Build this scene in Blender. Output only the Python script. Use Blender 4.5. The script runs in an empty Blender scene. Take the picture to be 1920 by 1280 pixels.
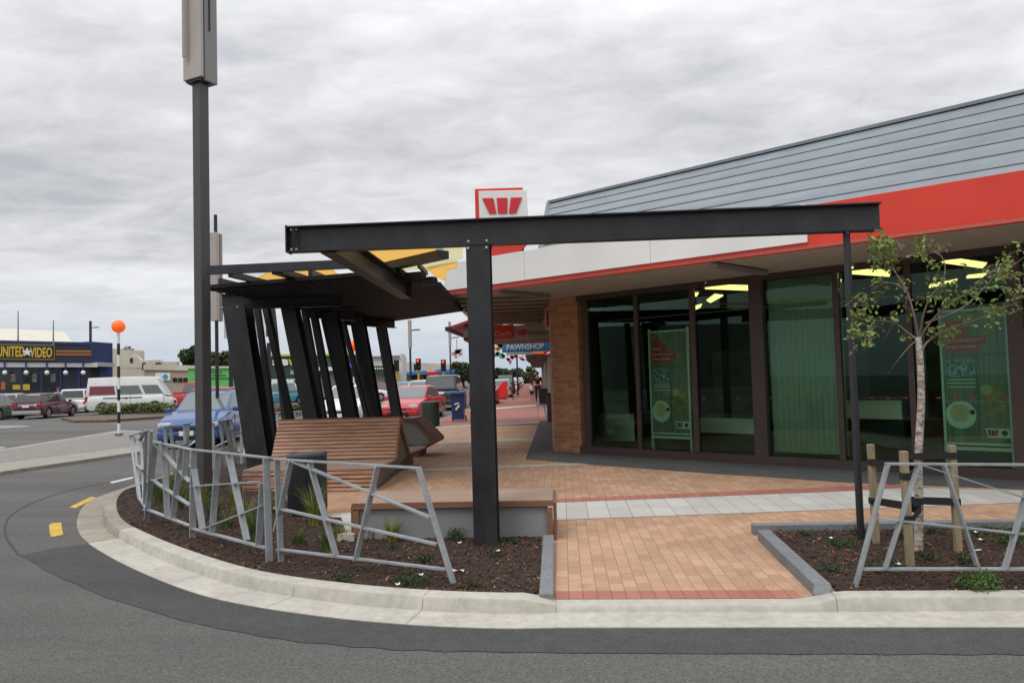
import bpy, bmesh, math, random
from mathutils import Vector, Matrix, noise
random.seed(7)
R = math.radians
scene = bpy.context.scene
COL = scene.collection
V = Vector
# ---------------------------------------------------------------- camera
EYE = 1.55; F = 1440.0; W0, H0 = 1920, 1280
PITCH, ROLL, YAW = math.atan(66/F), 0.028, math.atan(92/F)
cam_d = bpy.data.cameras.new('camera'); cam = bpy.data.objects.new('camera', cam_d); COL.objects.link(cam)
cam_d.lens = 36*F/W0; cam_d.sensor_width = 36; cam_d.clip_end = 2000; cam_d.clip_start = .05
fw = V((-math.sin(YAW)*math.cos(PITCH), math.cos(YAW)*math.cos(PITCH), math.sin(PITCH)))
rt0 = V((math.cos(YAW), math.sin(YAW), 0)); up0 = rt0.cross(fw)
rt = rt0*math.cos(ROLL) - up0*math.sin(ROLL)
up = up0*math.cos(ROLL) + rt0*math.sin(ROLL)
EYEV = V((0, 0, EYE))
m = Matrix((rt, up, -fw)).transposed().to_4x4(); m.translation = EYEV
cam.matrix_world = m
scene.camera = cam
# ---------------------------------------------------------------- sky, sun, exposure
SUN_EL, SUN_AZ = 58, 215     # degrees; azimuth clockwise from +Y
scene.view_settings.view_transform = 'Standard'; scene.view_settings.look = 'None'
scene.view_settings.exposure = 0.22; scene.view_settings.gamma = 1
world = bpy.data.worlds.new("World"); scene.world = world; world.use_nodes = True
nt = world.node_tree; N = nt.nodes; LK = nt.links; N.clear()
def wn(t, **k):
    n = N.new(t)
    for a, b in k.items(): setattr(n, a, b)
    return n
wo = wn('ShaderNodeOutputWorld'); sky = wn('ShaderNodeTexSky', sky_type='NISHITA', sun_disc=False)
sky.sun_elevation = R(SUN_EL); sky.sun_rotation = R(SUN_AZ)
b1 = wn('ShaderNodeBackground'); b1.inputs[1].default_value = .09; LK.new(sky.outputs[0], b1.inputs[0])
tc = wn('ShaderNodeTexCoord'); sep = wn('ShaderNodeSeparateXYZ'); LK.new(tc.outputs['Generated'], sep.inputs[0])
def M(op, a, b=None, c=None):
    n = wn('ShaderNodeMath', operation=op)
    for i, x in enumerate((a, b, c)):
        if x is None: continue
        if isinstance(x, (int, float)): n.inputs[i].default_value = x
        else: LK.new(x, n.inputs[i])
    return n.outputs[0]
zc = M('MAXIMUM', sep.outputs[2], 0.0)
den = M('ADD', zc, .13)
cx = M('DIVIDE', sep.outputs[0], den); cy = M('DIVIDE', sep.outputs[1], den)
comb = wn('ShaderNodeCombineXYZ'); LK.new(cx, comb.inputs[0]); LK.new(cy, comb.inputs[1])
def nz(scale, det, rough, dist, off):
    mp = wn('ShaderNodeMapping'); mp.inputs['Location'].default_value = off; mp.inputs['Rotation'].default_value = (0, 0, .35); mp.inputs['Scale'].default_value = (.85, 1.15, 1); LK.new(comb.outputs[0], mp.inputs[0])
    n = wn('ShaderNodeTexNoise'); n.inputs['Scale'].default_value = scale; n.inputs['Detail'].default_value = det
    n.inputs['Roughness'].default_value = rough; n.inputs['Distortion'].default_value = dist
    LK.new(mp.outputs[0], n.inputs['Vector']); return n.outputs[0]
n1 = nz(1.7, 9, .55, .35, (3.1, 1.7, 0)); n2 = nz(5.5, 7, .58, .6, (7, 2, 4)); n3 = nz(.45, 3, .5, 0, (1, 5, 2))
mixn = M('ADD', M('ADD', M('MULTIPLY', n1, .5), M('MULTIPLY', n2, .28)), M('MULTIPLY', n3, .25))
cr = wn('ShaderNodeValToRGB'); LK.new(mixn, cr.inputs[0])
e = cr.color_ramp.elements
e[0].position = .38; e[0].color = (.455, .463, .488, 1)
e[1].position = .62; e[1].color = (.76, .76, .768, 1)
x = cr.color_ramp.elements.new(.5); x.color = (.61, .612, .628, 1)
# bluish grey murk near the horizon, brighter overhead (CIE overcast)
hz = wn('ShaderNodeValToRGB'); LK.new(sep.outputs[2], hz.inputs[0]); e = hz.color_ramp.elements
e[0].position = 0; e[0].color = (.43, .50, .60, 1); e[1].position = .17; e[1].color = (1, 1, 1, 1)
x = hz.color_ramp.elements.new(.07); x.color = (.58, .63, .70, 1)
hm = wn('ShaderNodeMix', data_type='RGBA', blend_type='MIX')
hf = wn('ShaderNodeMapRange'); hf.inputs[1].default_value = .015; hf.inputs[2].default_value = .16; LK.new(sep.outputs[2], hf.inputs[0])
LK.new(hf.outputs[0], hm.inputs[0]); LK.new(hz.outputs[0], hm.inputs[6]); LK.new(cr.outputs[0], hm.inputs[7])
zb = wn('ShaderNodeMapRange'); zb.inputs[1].default_value = .28; zb.inputs[2].default_value = .95; zb.inputs[3].default_value = 1.0; zb.inputs[4].default_value = 2.3
LK.new(sep.outputs[2], zb.inputs[0])
b2 = wn('ShaderNodeBackground'); LK.new(hm.outputs[2], b2.inputs[0]); LK.new(zb.outputs[0], b2.inputs[1])
ms = wn('ShaderNodeMixShader'); ms.inputs[0].default_value = .93
LK.new(b1.outputs[0], ms.inputs[1]); LK.new(b2.outputs[0], ms.inputs[2]); LK.new(ms.outputs[0], wo.inputs[0])
sun = bpy.data.lights.new('sun', 'SUN'); sun.energy = .9; sun.angle = R(20); sun.color = (1, .97, .92)
so = bpy.data.objects.new('sun', sun); COL.objects.link(so)
sd = V((math.sin(R(SUN_AZ))*math.cos(R(SUN_EL)), math.cos(R(SUN_AZ))*math.cos(R(SUN_EL)), math.sin(R(SUN_EL))))
so.rotation_euler = sd.to_track_quat('Z', 'Y').to_euler(); so.location = (0, 0, 30)
# ---------------------------------------------------------------- places: pixel of the 1920x1280 photo -> point in the world
def ray(px, py): return fw + rt*((px-W0/2)/F) + up*((H0/2-py)/F)
def T(px, py, Y):
    d = ray(px, py); return EYEV + d*(Y/d.y)
def Z(px, py, z=0.0):
    d = ray(px, py); return EYEV + d*((z-EYE)/d.z)
class Plane:                       # a vertical plane through two ground points; n is toward the camera
    def __init__(s, a, b):
        s.o = V((a.x, a.y, 0)); s.d = V((b.x-a.x, b.y-a.y, 0)); s.len = s.d.length; s.d.normalize()
        s.n = V((s.d.y, -s.d.x, 0))
        if s.n.dot(EYEV - s.o) < 0: s.n = -s.n
    def hit(s, px, py, n=0.0):
        o = s.o + s.n*n; r = ray(px, py); return EYEV + r*((o-EYEV).dot(s.n)/r.dot(s.n))
    def at(s, t, z, n=0.0): return s.o + s.d*t + s.n*n + V((0, 0, z))
    def s_of(s, px, py, n=0.0): return (s.hit(px, py, n)-s.o).dot(s.d)
# ---------------------------------------------------------------- mesh helpers
LOCAL = []                          # roots whose parts are modelled about their own origin
class MB:
    def __init__(s): s.v = []; s.f = []; s.sm = False
    def add(s, vs, fs):
        b = len(s.v); s.v += [V(p) for p in vs]; s.f += [tuple(b+i for i in f) for f in fs]; return s
    def box(s, c, sz, rz=0, M3=None):
        c = V(c); hx, hy, hz_ = sz[0]/2, sz[1]/2, sz[2]/2
        Rm = M3 or Matrix.Rotation(rz, 3, 'Z')
        vs = [c + Rm @ V((a*hx, b*hy, d*hz_)) for a in (-1, 1) for b in (-1, 1) for d in (-1, 1)]
        return s.add(vs, [(0, 1, 3, 2), (4, 6, 7, 5), (0, 4, 5, 1), (2, 3, 7, 6), (0, 2, 6, 4), (1, 5, 7, 3)])
    def bar(s, p, q, w, h, upv=(0, 0, 1), off=(0, 0)):     # w across, h along upv
        p = V(p); q = V(q); d = (q-p); L = d.length; d.normalize(); u = V(upv); u = (u - d*u.dot(d)).normalized(); r = d.cross(u)
        c = (p+q)/2 + r*off[0] + u*off[1]
        return s.box(c, (L, w, h), M3=Matrix((d, r, u)).transposed())
    def ibeam(s, p, q, h, b, upv=(0, 0, 1), tf=.014, tw=.01):
        s.bar(p, q, b, tf, upv, (0, h/2-tf/2)); s.bar(p, q, b, tf, upv, (0, -h/2+tf/2)); return s.bar(p, q, tw, h-2*tf, upv)
    def tube(s, pts, rads, n=10, cap=True):
        pts = [V(p) for p in pts]; rings = []; base = len(s.v)
        if not isinstance(rads, (list, tuple)): rads = [rads]*len(pts)
        prev = None
        for i, p in enumerate(pts):
            d = (pts[min(i+1, len(pts)-1)] - pts[max(i-1, 0)]).normalized()
            a = prev - d*prev.dot(d) if prev is not None else (V((1, 0, 0)) if abs(d.x) < .8 else V((0, 1, 0)))
            a = (a - d*a.dot(d)).normalized(); prev = a; b = d.cross(a)
            rings.append([p + (a*math.cos(2*math.pi*k/n) + b*math.sin(2*math.pi*k/n))*rads[i] for k in range(n)])
        vs = [x for r_ in rings for x in r_]; fs = []
        for i in range(len(pts)-1):
            for k in range(n): fs.append((i*n+k, i*n+(k+1) % n, (i+1)*n+(k+1) % n, (i+1)*n+k))
        if cap: fs += [tuple(range(n))[::-1], tuple((len(pts)-1)*n+k for k in range(n))]
        return s.add(vs, fs)
    def prism(s, poly, vec):        # polygon of points extruded by vec
        n = len(poly); vec = V(vec)
        return s.add([V(p) for p in poly] + [V(p)+vec for p in poly],
                     [tuple(range(n))[::-1], tuple(range(n, 2*n))] + [(i, (i+1) % n, n+(i+1) % n, n+i) for i in range(n)])
    def sheet(s, poly): return s.add(poly, [tuple(range(len(poly)))])
    def strip(s, A, B):             # quads between two polylines
        n = len(A); return s.add(list(A)+list(B), [(i, i+1, n+i+1, n+i) for i in range(n-1)])
    def loft(s, rings, closed=False):
        k = len(rings[0]); fs = []
        for i in range(len(rings)-1):
            for j in range(k if closed else k-1): fs.append((i*k+j, i*k+(j+1) % k, (i+1)*k+(j+1) % k, (i+1)*k+j))
        return s.add([p for r_ in rings for p in r_], fs)
    def sphere(s, c, r, n=16, m_=10, sc=(1, 1, 1)):
        c = V(c); vs = [c + V((0, 0, r*sc[2]))]; fs = []
        for i in range(1, m_):
            a = math.pi*i/m_
            for k in range(n): vs.append(c + V((r*sc[0]*math.sin(a)*math.cos(2*math.pi*k/n), r*sc[1]*math.sin(a)*math.sin(2*math.pi*k/n), r*sc[2]*math.cos(a))))
        vs.append(c - V((0, 0, r*sc[2])))
        for k in range(n):
            fs.append((0, 1+k, 1+(k+1) % n)); fs.append((len(vs)-1, 1+(m_-2)*n+(k+1) % n, 1+(m_-2)*n+k))
        for i in range(m_-2):
            for k in range(n): fs.append((1+i*n+k, 1+(i+1)*n+k, 1+(i+1)*n+(k+1) % n, 1+i*n+(k+1) % n))
        return s.add(vs, fs)
    def bevel(s, w, seg=2, ang=25):
        bm = bmesh.new(); vv = [bm.verts.new(p) for p in s.v]
        for f in s.f:
            try: bm.faces.new([vv[i] for i in f])
            except ValueError: pass
        bm.normal_update()
        bmesh.ops.recalc_face_normals(bm, faces=bm.faces)
        es = [e_ for e_ in bm.edges if len(e_.link_faces) == 2 and e_.calc_face_angle(0) > R(ang)]
        bmesh.ops.bevel(bm, geom=es, offset=w, segments=seg, affect='EDGES', profile=.6)
        bm.verts.index_update(); s.v = [v_.co.copy() for v_ in bm.verts]; s.f = [tuple(v_.index for v_ in f.verts) for f in bm.faces]; bm.free(); return s

def part(name, mb, mat, parent=None, smooth=None, loc=None, fixn=True):
    me = bpy.data.meshes.new(name)
    o0 = V((0, 0, 0))
    p = parent
    lc = False
    while p is not None: o0 += p.location; lc = lc or p in LOCAL; p = p.parent
    if loc is not None: o0 += V(loc)
    if lc: o0 = V((0, 0, 0))
    me.from_pydata([tuple(v - o0) for v in mb.v], [], mb.f)
    if fixn:
        bm = bmesh.new(); bm.from_mesh(me); bmesh.ops.recalc_face_normals(bm, faces=bm.faces); bm.to_mesh(me); bm.free()
    if smooth is not None:
        me.shade_smooth(); me.set_sharp_from_angle(angle=R(smooth))
    if mat: me.materials.append(mat)
    o = bpy.data.objects.new(name, me); COL.objects.link(o)
    if loc is not None: o.location = loc
    if parent is not None: o.parent = parent
    return o
def thing(name, label, cat, loc=(0, 0, 0), group=None):
    o = bpy.data.objects.new(name, None); COL.objects.link(o); o.location = loc; o.empty_display_size = .2
    o['label'] = label; o['category'] = cat
    if group: o['group'] = group
    return o
def tag(o, label, cat, group=None):
    o['label'] = label; o['category'] = cat
    if group: o['group'] = group
    return o
def struct(name, mb, mat, kind='structure', **k):
    o = part(name, mb, mat, **k); o['kind'] = kind; return o
def solo(name, mb, mat, label, cat, group=None, smooth=None):      # a thing that is one mesh, origin at its base
    c = sum((V(v) for v in mb.v), V((0, 0, 0)))/len(mb.v); c.z = min(v.z for v in mb.v)
    return tag(part(name, mb, mat, loc=c, smooth=smooth), label, cat, group)
def text(s, p, right, upv, h, mat, parent=None, name='lettering', width=None, ext=.004, bold=0, align='LEFT'):
    cu = bpy.data.curves.new(name, 'FONT'); cu.body = s; cu.size = 1; cu.extrude = 0; cu.offset = bold; cu.resolution_u = 3
    tmp = bpy.data.objects.new('tmp', cu); COL.objects.link(tmp)
    dg = bpy.context.evaluated_depsgraph_get(); me = bpy.data.meshes.new_from_object(tmp.evaluated_get(dg))
    bpy.data.objects.remove(tmp)
    xs = [v.co.x for v in me.vertices]; ys = [v.co.y for v in me.vertices]
    x0, x1, y0, y1 = min(xs), max(xs), min(ys), max(ys)
    right = V(right).normalized(); upv = V(upv).normalized(); nn = right.cross(upv)
    sy = h/(y1-y0); sx = width/(x1-x0) if width else sy
    shift = -(x1-x0)*sx/2 if align == 'CENTER' else 0
    mb = MB(); vs = [V(p) + right*((v.co.x-x0)*sx + shift) + upv*((v.co.y-y0)*sy) + nn*.003 for v in me.vertices]
    fs = [tuple(f.vertices) for f in me.polygons]
    k = len(vs); mb.add(vs, fs); mb.add([v + nn*ext for v in vs], fs)
    ec = {}
    for f in fs:
        for i in range(len(f)):
            ek = tuple(sorted((f[i], f[(i+1) % len(f)]))); ec.setdefault(ek, []).append((f[i], f[(i+1) % len(f)]))
    for ek, l in ec.items():
        if len(l) == 1: a, b = l[0]; mb.f.append((a, b, b+k, a+k))
    return part(name, mb, mat, parent)
def spline(pts, n=8):
    out = []; P = [V(p) for p in pts]
    for i in range(len(P)-1):
        a, b, c, d = P[max(i-1, 0)], P[i], P[i+1], P[min(i+2, len(P)-1)]
        for k in range(n):
            t = k/n; out.append(.5*((2*b)+(c-a)*t+(2*a-5*b+4*c-d)*t*t+(3*b-a-3*c+d)*t**3))
    out.append(P[-1]); return out
def offset(pts, d):                 # left-hand offset of a polyline in the ground plane
    out = []
    for i, p in enumerate(pts):
        t = (pts[min(i+1, len(pts)-1)] - pts[max(i-1, 0)]); t.z = 0; t.normalize()
        out.append(p + V((-t.y, t.x, 0))*d)
    return out
# ---------------------------------------------------------------- materials
MATS = {}
def mat(name, col, rough=.7, metal=0, var=0, scale=6, col2=None, bump=0, bscale=None, spec=.5, coords='Object', det=5, emit=None, es=1, stretch=None, dirt=0):
    if name in MATS: return MATS[name]
    m_ = bpy.data.materials.new(name); m_.use_nodes = True; t = m_.node_tree; b = t.nodes['Principled BSDF']; MATS[name] = m_
    col = tuple(col)+(1,)
    b.inputs['Base Color'].default_value = col; b.inputs['Roughness'].default_value = rough; b.inputs['Metallic'].default_value = metal
    b.inputs['Specular IOR Level'].default_value = spec
    if emit: b.inputs['Emission Color'].default_value = tuple(emit)+(1,); b.inputs['Emission Strength'].default_value = es
    if var or col2 or bump or dirt:
        g = t.nodes.new('ShaderNodeNewGeometry'); tcn = t.nodes.new('ShaderNodeTexCoord')
        src = g.outputs['Position'] if coords == 'World' else tcn.outputs['Object']
        if stretch:
            mp = t.nodes.new('ShaderNodeMapping'); mp.inputs['Scale'].default_value = stretch; t.links.new(src, mp.inputs[0]); src = mp.outputs[0]
        n = t.nodes.new('ShaderNodeTexNoise'); n.inputs['Scale'].default_value = scale; n.inputs['Detail'].default_value = det; n.inputs['Roughness'].default_value = .62
        t.links.new(src, n.inputs['Vector'])
        if var or col2:
            r_ = t.nodes.new('ShaderNodeValToRGB'); t.links.new(n.outputs[0], r_.inputs[0])
            c2 = tuple(col2)+(1,) if col2 else tuple(c*(1-var) for c in col[:3])+(1,)
            c1 = col if col2 else tuple(min(1, c*(1+var)) for c in col[:3])+(1,)
            r_.color_ramp.elements[0].position = .36; r_.color_ramp.elements[1].position = .64
            r_.color_ramp.elements[0].color = c2; r_.color_ramp.elements[1].color = c1
            outc = r_.outputs[0]
            if dirt:
                n4 = t.nodes.new('ShaderNodeTexNoise'); n4.inputs['Scale'].default_value = scale*.13; n4.inputs['Detail'].default_value = 6; n4.inputs['Roughness'].default_value = .7; t.links.new(src, n4.inputs['Vector'])
                rr = t.nodes.new('ShaderNodeMapRange'); rr.inputs[1].default_value = .35; rr.inputs[2].default_value = .68; rr.inputs[3].default_value = 1-dirt; rr.inputs[4].default_value = 1+dirt*.5; t.links.new(n4.outputs[0], rr.inputs[0])
                mx = t.nodes.new('ShaderNodeVectorMath'); mx.operation = 'SCALE'; t.links.new(outc, mx.inputs[0]); t.links.new(rr.outputs[0], mx.inputs['Scale']); outc = mx.outputs[0]
            t.links.new(outc, b.inputs['Base Color'])
            rm = t.nodes.new('ShaderNodeMapRange'); rm.inputs[3].default_value = max(0, rough-.08); rm.inputs[4].default_value = min(1, rough+.08); t.links.new(n.outputs[0], rm.inputs[0]); t.links.new(rm.outputs[0], b.inputs['Roughness'])
        if bump:
            n2_ = t.nodes.new('ShaderNodeTexNoise'); n2_.inputs['Scale'].default_value = bscale or scale*4; n2_.inputs['Detail'].default_value = 4; t.links.new(src, n2_.inputs['Vector'])
            bp = t.nodes.new('ShaderNodeBump'); bp.inputs['Strength'].default_value = bump; bp.inputs['Distance'].default_value = .01; t.links.new(n2_.outputs[0], bp.inputs['Height']); t.links.new(bp.outputs[0], b.inputs['Normal'])
    return m_
def brick(name, c1, c2, mortar, bw, rh, gap=.004, rot=0, off=.5, rough=.8, vert=False, bump=.3, dirt=.12, frq=2, rotv=None):
    m_ = bpy.data.materials.new(name); m_.use_nodes = True; t = m_.node_tree; b = t.nodes['Principled BSDF']; MATS[name] = m_
    g = t.nodes.new('ShaderNodeNewGeometry'); mp = t.nodes.new('ShaderNodeMapping'); t.links.new(g.outputs['Position'], mp.inputs[0])
    mp.inputs['Rotation'].default_value = rotv or (0, 0, rot)
    src = mp.outputs[0]
    if vert:                        # walls: horizontal run along a direction, rows in z
        sp = t.nodes.new('ShaderNodeSeparateXYZ'); t.links.new(mp.outputs[0], sp.inputs[0]); cb = t.nodes.new('ShaderNodeCombineXYZ')
        t.links.new(sp.outputs[0], cb.inputs[0]); t.links.new(sp.outputs[2], cb.inputs[1]); src = cb.outputs[0]
    k = t.nodes.new('ShaderNodeTexBrick'); k.offset = off; k.offset_frequency = frq; t.links.new(src, k.inputs['Vector'])
    k.inputs['Color1'].default_value = tuple(c1)+(1,); k.inputs['Color2'].default_value = tuple(c2)+(1,); k.inputs['Mortar'].default_value = tuple(mortar)+(1,)
    k.inputs['Scale'].default_value = 1; k.inputs['Mortar Size'].default_value = gap; k.inputs['Brick Width'].default_value = bw; k.inputs['Row Height'].default_value = rh
    k.inputs['Mortar Smooth'].default_value = .2
    n = t.nodes.new('ShaderNodeTexNoise'); n.inputs['Scale'].default_value = 1.1; n.inputs['Detail'].default_value = 8; n.inputs['Roughness'].default_value = .7; t.links.new(g.outputs['Position'], n.inputs['Vector'])
    nf = t.nodes.new('ShaderNodeTexNoise'); nf.inputs['Scale'].default_value = 60; nf.inputs['Detail'].default_value = 4; t.links.new(g.outputs['Position'], nf.inputs['Vector'])
    ad = t.nodes.new('ShaderNodeMath'); ad.operation = 'ADD'; t.links.new(n.outputs[0], ad.inputs[0]); t.links.new(nf.outputs[0], ad.inputs[1])
    rr = t.nodes.new('ShaderNodeMapRange'); rr.inputs[1].default_value = .7; rr.inputs[2].default_value = 1.3; rr.inputs[3].default_value = 1-dirt*1.4; rr.inputs[4].default_value = 1+dirt; t.links.new(ad.outputs[0], rr.inputs[0])
    mx = t.nodes.new('ShaderNodeVectorMath'); mx.operation = 'SCALE'; t.links.new(k.outputs[0], mx.inputs[0]); t.links.new(rr.outputs[0], mx.inputs['Scale']); t.links.new(mx.outputs[0], b.inputs['Base Color'])
    b.inputs['Roughness'].default_value = rough
    bp = t.nodes.new('ShaderNodeBump'); bp.inputs['Strength'].default_value = bump; bp.inputs['Distance'].default_value = .004; bp.invert = True; t.links.new(k.outputs['Fac'], bp.inputs['Height']); t.links.new(bp.outputs[0], b.inputs['Normal'])
    return m_
def glassy(name, tint, refl=.08, rough=.0):
    m_ = bpy.data.materials.new(name); m_.use_nodes = True; t = m_.node_tree; t.nodes.clear(); MATS[name] = m_
    o = t.nodes.new('ShaderNodeOutputMaterial'); a = t.nodes.new('ShaderNodeBsdfTransparent'); a.inputs[0].default_value = tuple(tint)+(1,)
    g = t.nodes.new('ShaderNodeBsdfGlossy'); g.inputs['Roughness'].default_value = rough; g.inputs[0].default_value = (.55, .70, .62, 1)
    f = t.nodes.new('ShaderNodeFresnel'); f.inputs[0].default_value = 1.5; ad = t.nodes.new('ShaderNodeMath'); ad.operation = 'ADD'; ad.inputs[1].default_value = refl-.04
    x_ = t.nodes.new('ShaderNodeMixShader'); t.links.new(f.outputs[0], ad.inputs[0]); t.links.new(ad.outputs[0], x_.inputs[0]); t.links.new(a.outputs[0], x_.inputs[1]); t.links.new(g.outputs[0], x_.inputs[2]); t.links.new(x_.outputs[0], o.inputs[0])
    return m_
steel = mat('dark_grey_steel_paint', (.027, .028, .032), .42, 0, .22, 5, bump=.06, bscale=30, dirt=.5, stretch=(1, 1, .45))
galv = mat('galvanised_steel', (.36, .385, .40), .5, .25, .10, 14, dirt=.18, bump=.04)
concrete = mat('new_concrete', (.47, .445, .385), .85, 0, .10, 14, bump=.12, bscale=160, coords='World', dirt=.16)
concrete_old = mat('old_concrete', (.30, .275, .22), .9, 0, .14, 9, bump=.2, bscale=160, coords='World', dirt=.2)
bluestone = mat('grey_stone_edging', (.19, .20, .21), .8, 0, .14, 30, bump=.1, bscale=200, coords='World', dirt=.15)
asphalt = mat('worn_asphalt', (.112, .109, .101), .88, 0, .42, 75, bump=.6, bscale=230, coords='World', dirt=.0, det=8)
asphalt_new = mat('fresh_asphalt', (.062, .062, .063), .85, 0, .4, 75, bump=.5, bscale=230, coords='World', dirt=.2, det=8)
black = mat('black_plastic', (.015, .016, .017), .5)
rubber = mat('rubber', (.018, .018, .018), .8)
white = mat('white_paint', (.78, .78, .76), .5, 0, .05, 3)
glass_dark = mat('tinted_car_glass', (.035, .045, .048), .06, 0, spec=.9)
glass_pale = mat('pale_car_glass', (.12, .15, .155), .06, 0, spec=.9)
chrome = mat('dull_chrome', (.5, .5, .5), .25, .9)
red_lamp = mat('red_lamp_lens', (.45, .01, .01), .2)
lamp_clear = mat('clear_lamp_lens', (.62, .64, .62), .12)
# ================================================================ GROUND
RZ = -.06                           # road level; paving is at 0
road = MB().sheet([(-400, -60, RZ), (400, -60, RZ), (400, 900, RZ), (-400, 900, RZ)]); struct('road', road, asphalt)
def scuffs(m_, col, lo, sc_, amt):          # pale scuffs and dark oil spots with shapes of their own
    t = m_.node_tree; b = t.nodes['Principled BSDF']; src = b.inputs['Base Color'].links[0].from_socket
    g = t.nodes.new('ShaderNodeNewGeometry'); n = t.nodes.new('ShaderNodeTexNoise'); n.inputs['Scale'].default_value = sc_; n.inputs['Detail'].default_value = 9; n.inputs['Roughness'].default_value = .72; n.inputs['Distortion'].default_value = .6; t.links.new(g.outputs['Position'], n.inputs['Vector'])
    rr = t.nodes.new('ShaderNodeMapRange'); rr.inputs[1].default_value = lo; rr.inputs[2].default_value = lo+.07; rr.inputs[3].default_value = 0; rr.inputs[4].default_value = amt; t.links.new(n.outputs[0], rr.inputs[0])
    mx = t.nodes.new('ShaderNodeMix'); mx.data_type = 'RGBA'; t.links.new(rr.outputs[0], mx.inputs[0]); t.links.new(src, mx.inputs[6]); mx.inputs[7].default_value = tuple(col)+(1,); t.links.new(mx.outputs[2], b.inputs['Base Color'])
def patchwork(m_):                  # broad tonal patches of old repairs in the asphalt
    t = m_.node_tree; b = t.nodes['Principled BSDF']; link = b.inputs['Base Color'].links[0]; src = link.from_socket
    g = t.nodes.new('ShaderNodeNewGeometry'); mp = t.nodes.new('ShaderNodeMapping'); mp.inputs['Rotation'].default_value = (0, 0, .5); mp.inputs['Scale'].default_value = (.10, .55, 1); t.links.new(g.outputs['Position'], mp.inputs[0])
    n = t.nodes.new('ShaderNodeTexNoise'); n.inputs['Scale'].default_value = 1; n.inputs['Detail'].default_value = 7; n.inputs['Roughness'].default_value = .6; t.links.new(mp.outputs[0], n.inputs['Vector'])
    rr = t.nodes.new('ShaderNodeMapRange'); rr.inputs[1].default_value = .38; rr.inputs[2].default_value = .62; rr.inputs[3].default_value = .74; rr.inputs[4].default_value = 1.12; t.links.new(n.outputs[0], rr.inputs[0])
    mx = t.nodes.new('ShaderNodeVectorMath'); mx.operation = 'SCALE'; t.links.new(src, mx.inputs[0]); t.links.new(rr.outputs[0], mx.inputs['Scale']); t.links.new(mx.outputs[0], b.inputs['Base Color'])
patchwork(asphalt); patchwork(asphalt_new)
scuffs(asphalt, (.05, .047, .043), .63, 2.3, .7); scuffs(asphalt, (.20, .195, .18), .66, 1.3, .6); scuffs(asphalt_new, (.20, .20, .195), .66, 2.1, .7); scuffs(asphalt_new, (.035, .035, .035), .62, 3.7, .6)
scuffs(concrete, (.26, .235, .19), .60, 1.9, .55); scuffs(concrete_old, (.14, .12, .09), .58, 2.1, .6)
# kerb line, kerb/gutter joint, from the right end of the left kerb round to the back
kj = [Z(x, y, RZ+.01) for x, y in [(1042, 1151), (937, 1152), (791, 1146), (646, 1133), (504, 1113), (410, 1091), (316, 1057), (254, 1029), (207, 1002), (192, 982), (190, 964), (195, 948), (207, 935), (225, 927), (253, 917), (300, 903)]]
back = [V((-7.75, 16.5, RZ)), V((-7.7, 19.5, RZ)), V((-6.6, 22.5, RZ)), V((-4.9, 25.2, RZ)), V((-4.75, 30, RZ)), V((-4.9, 40, RZ)), V((-5.4, 60, RZ)), V((-9.3, 150, RZ)), V((-20.5, 400, RZ))]
kpts = spline(kj, 6)[:-1] + spline([kj[-1]]+back, 5)
for p in kpts: p.z = 0
inward = -1                          # paving is on the right-hand side when walking away along kpts
def off(d): return offset(kpts, inward*d)
def kerb_mesh(pts_i0, pts_i1, top, m_, name, endramp=False):
    L = [off(d)[pts_i0:pts_i1] for d in (0, .010, .028, .036, .052, .17, .172)]
    mb = MB(); rings = []
    n = pts_i1-pts_i0
    for i in range(n):
        k = min(1, (i+pts_i0)/4) if endramp else 1
        h = top*k + .004*(1-k); zz = [RZ-.03, RZ+.012, h-.016*k, h-.005*k, h, h+.002, -.05]
        rings.append([L[j][i] + V((0, 0, zz[j] if not (endramp and j in (2, 3, 4, 5)) else max(zz[j], -.05+.004*j))) for j in range(7)])
    mb.loft(rings); return struct(name, mb, m_, smooth=32)
iold = 46
kerb_mesh(0, iold+1, .05, concrete, 'kerb', True)
kerb_mesh(iold, 92, .048, concrete_old, 'kerb')
kerb_mesh(91, len(kpts), .012, concrete_old, 'kerb')
def gutter(i0, i1, m_, gw=.30):
    A = [p + V((0, 0, RZ+.016)) for p in off(.02)[i0:i1]]; B = [p + V((0, 0, RZ+.010)) for p in off(-gw)[i0:i1]]; C = [p - V((0, 0, .05)) for p in B]
    struct('gutter', MB().strip(A, B).strip(B, C), m_)
gutter(0, iold+1, concrete, .27); gutter(iold, 92, concrete_old, .26)
# paving sheet: everything inside the kerb
inn = [p.copy() for p in off(.169)]
pv = MB()
mid = [V((60, p.y, 0)) for p in inn]
pav_n = inn
poly = [V((p.x, p.y, 0)) for p in inn]
ramp_y = Z(1042, 1139, 0).y
orange = brick('orange_clay_pavers', (.53, .335, .215), (.42, .25, .155), (.25, .17, .12), .2, .1, .0035, rot=R(90), dirt=.2)
redpave = brick('red_clay_pavers', (.33, .125, .095), (.27, .10, .08), (.14, .08, .06), .2, .1, .0035, rot=R(90), dirt=.15)
redborder = brick('red_border_pavers', (.43, .165, .125), (.36, .13, .10), (.2, .12, .09), .4, .1, .005, rot=R(90), dirt=.12, off=0)
scuffs(orange, (.27, .17, .115), .61, 1.4, .55); scuffs(orange, (.62, .47, .36), .66, 2.6, .5)
darkpave = brick('dark_grey_pavers', (.105, .108, .115), (.08, .083, .09), (.04, .04, .04), .2, .1, .004, dirt=.15)
palet = brick('pale_concrete_flags', (.55, .54, .50), (.47, .46, .43), (.25, .24, .22), .6, .24, .005, rot=R(90), off=.0, dirt=.12, bump=.15)
split = Z(930, 797, 0).y             # beyond this the paving is red
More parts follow.
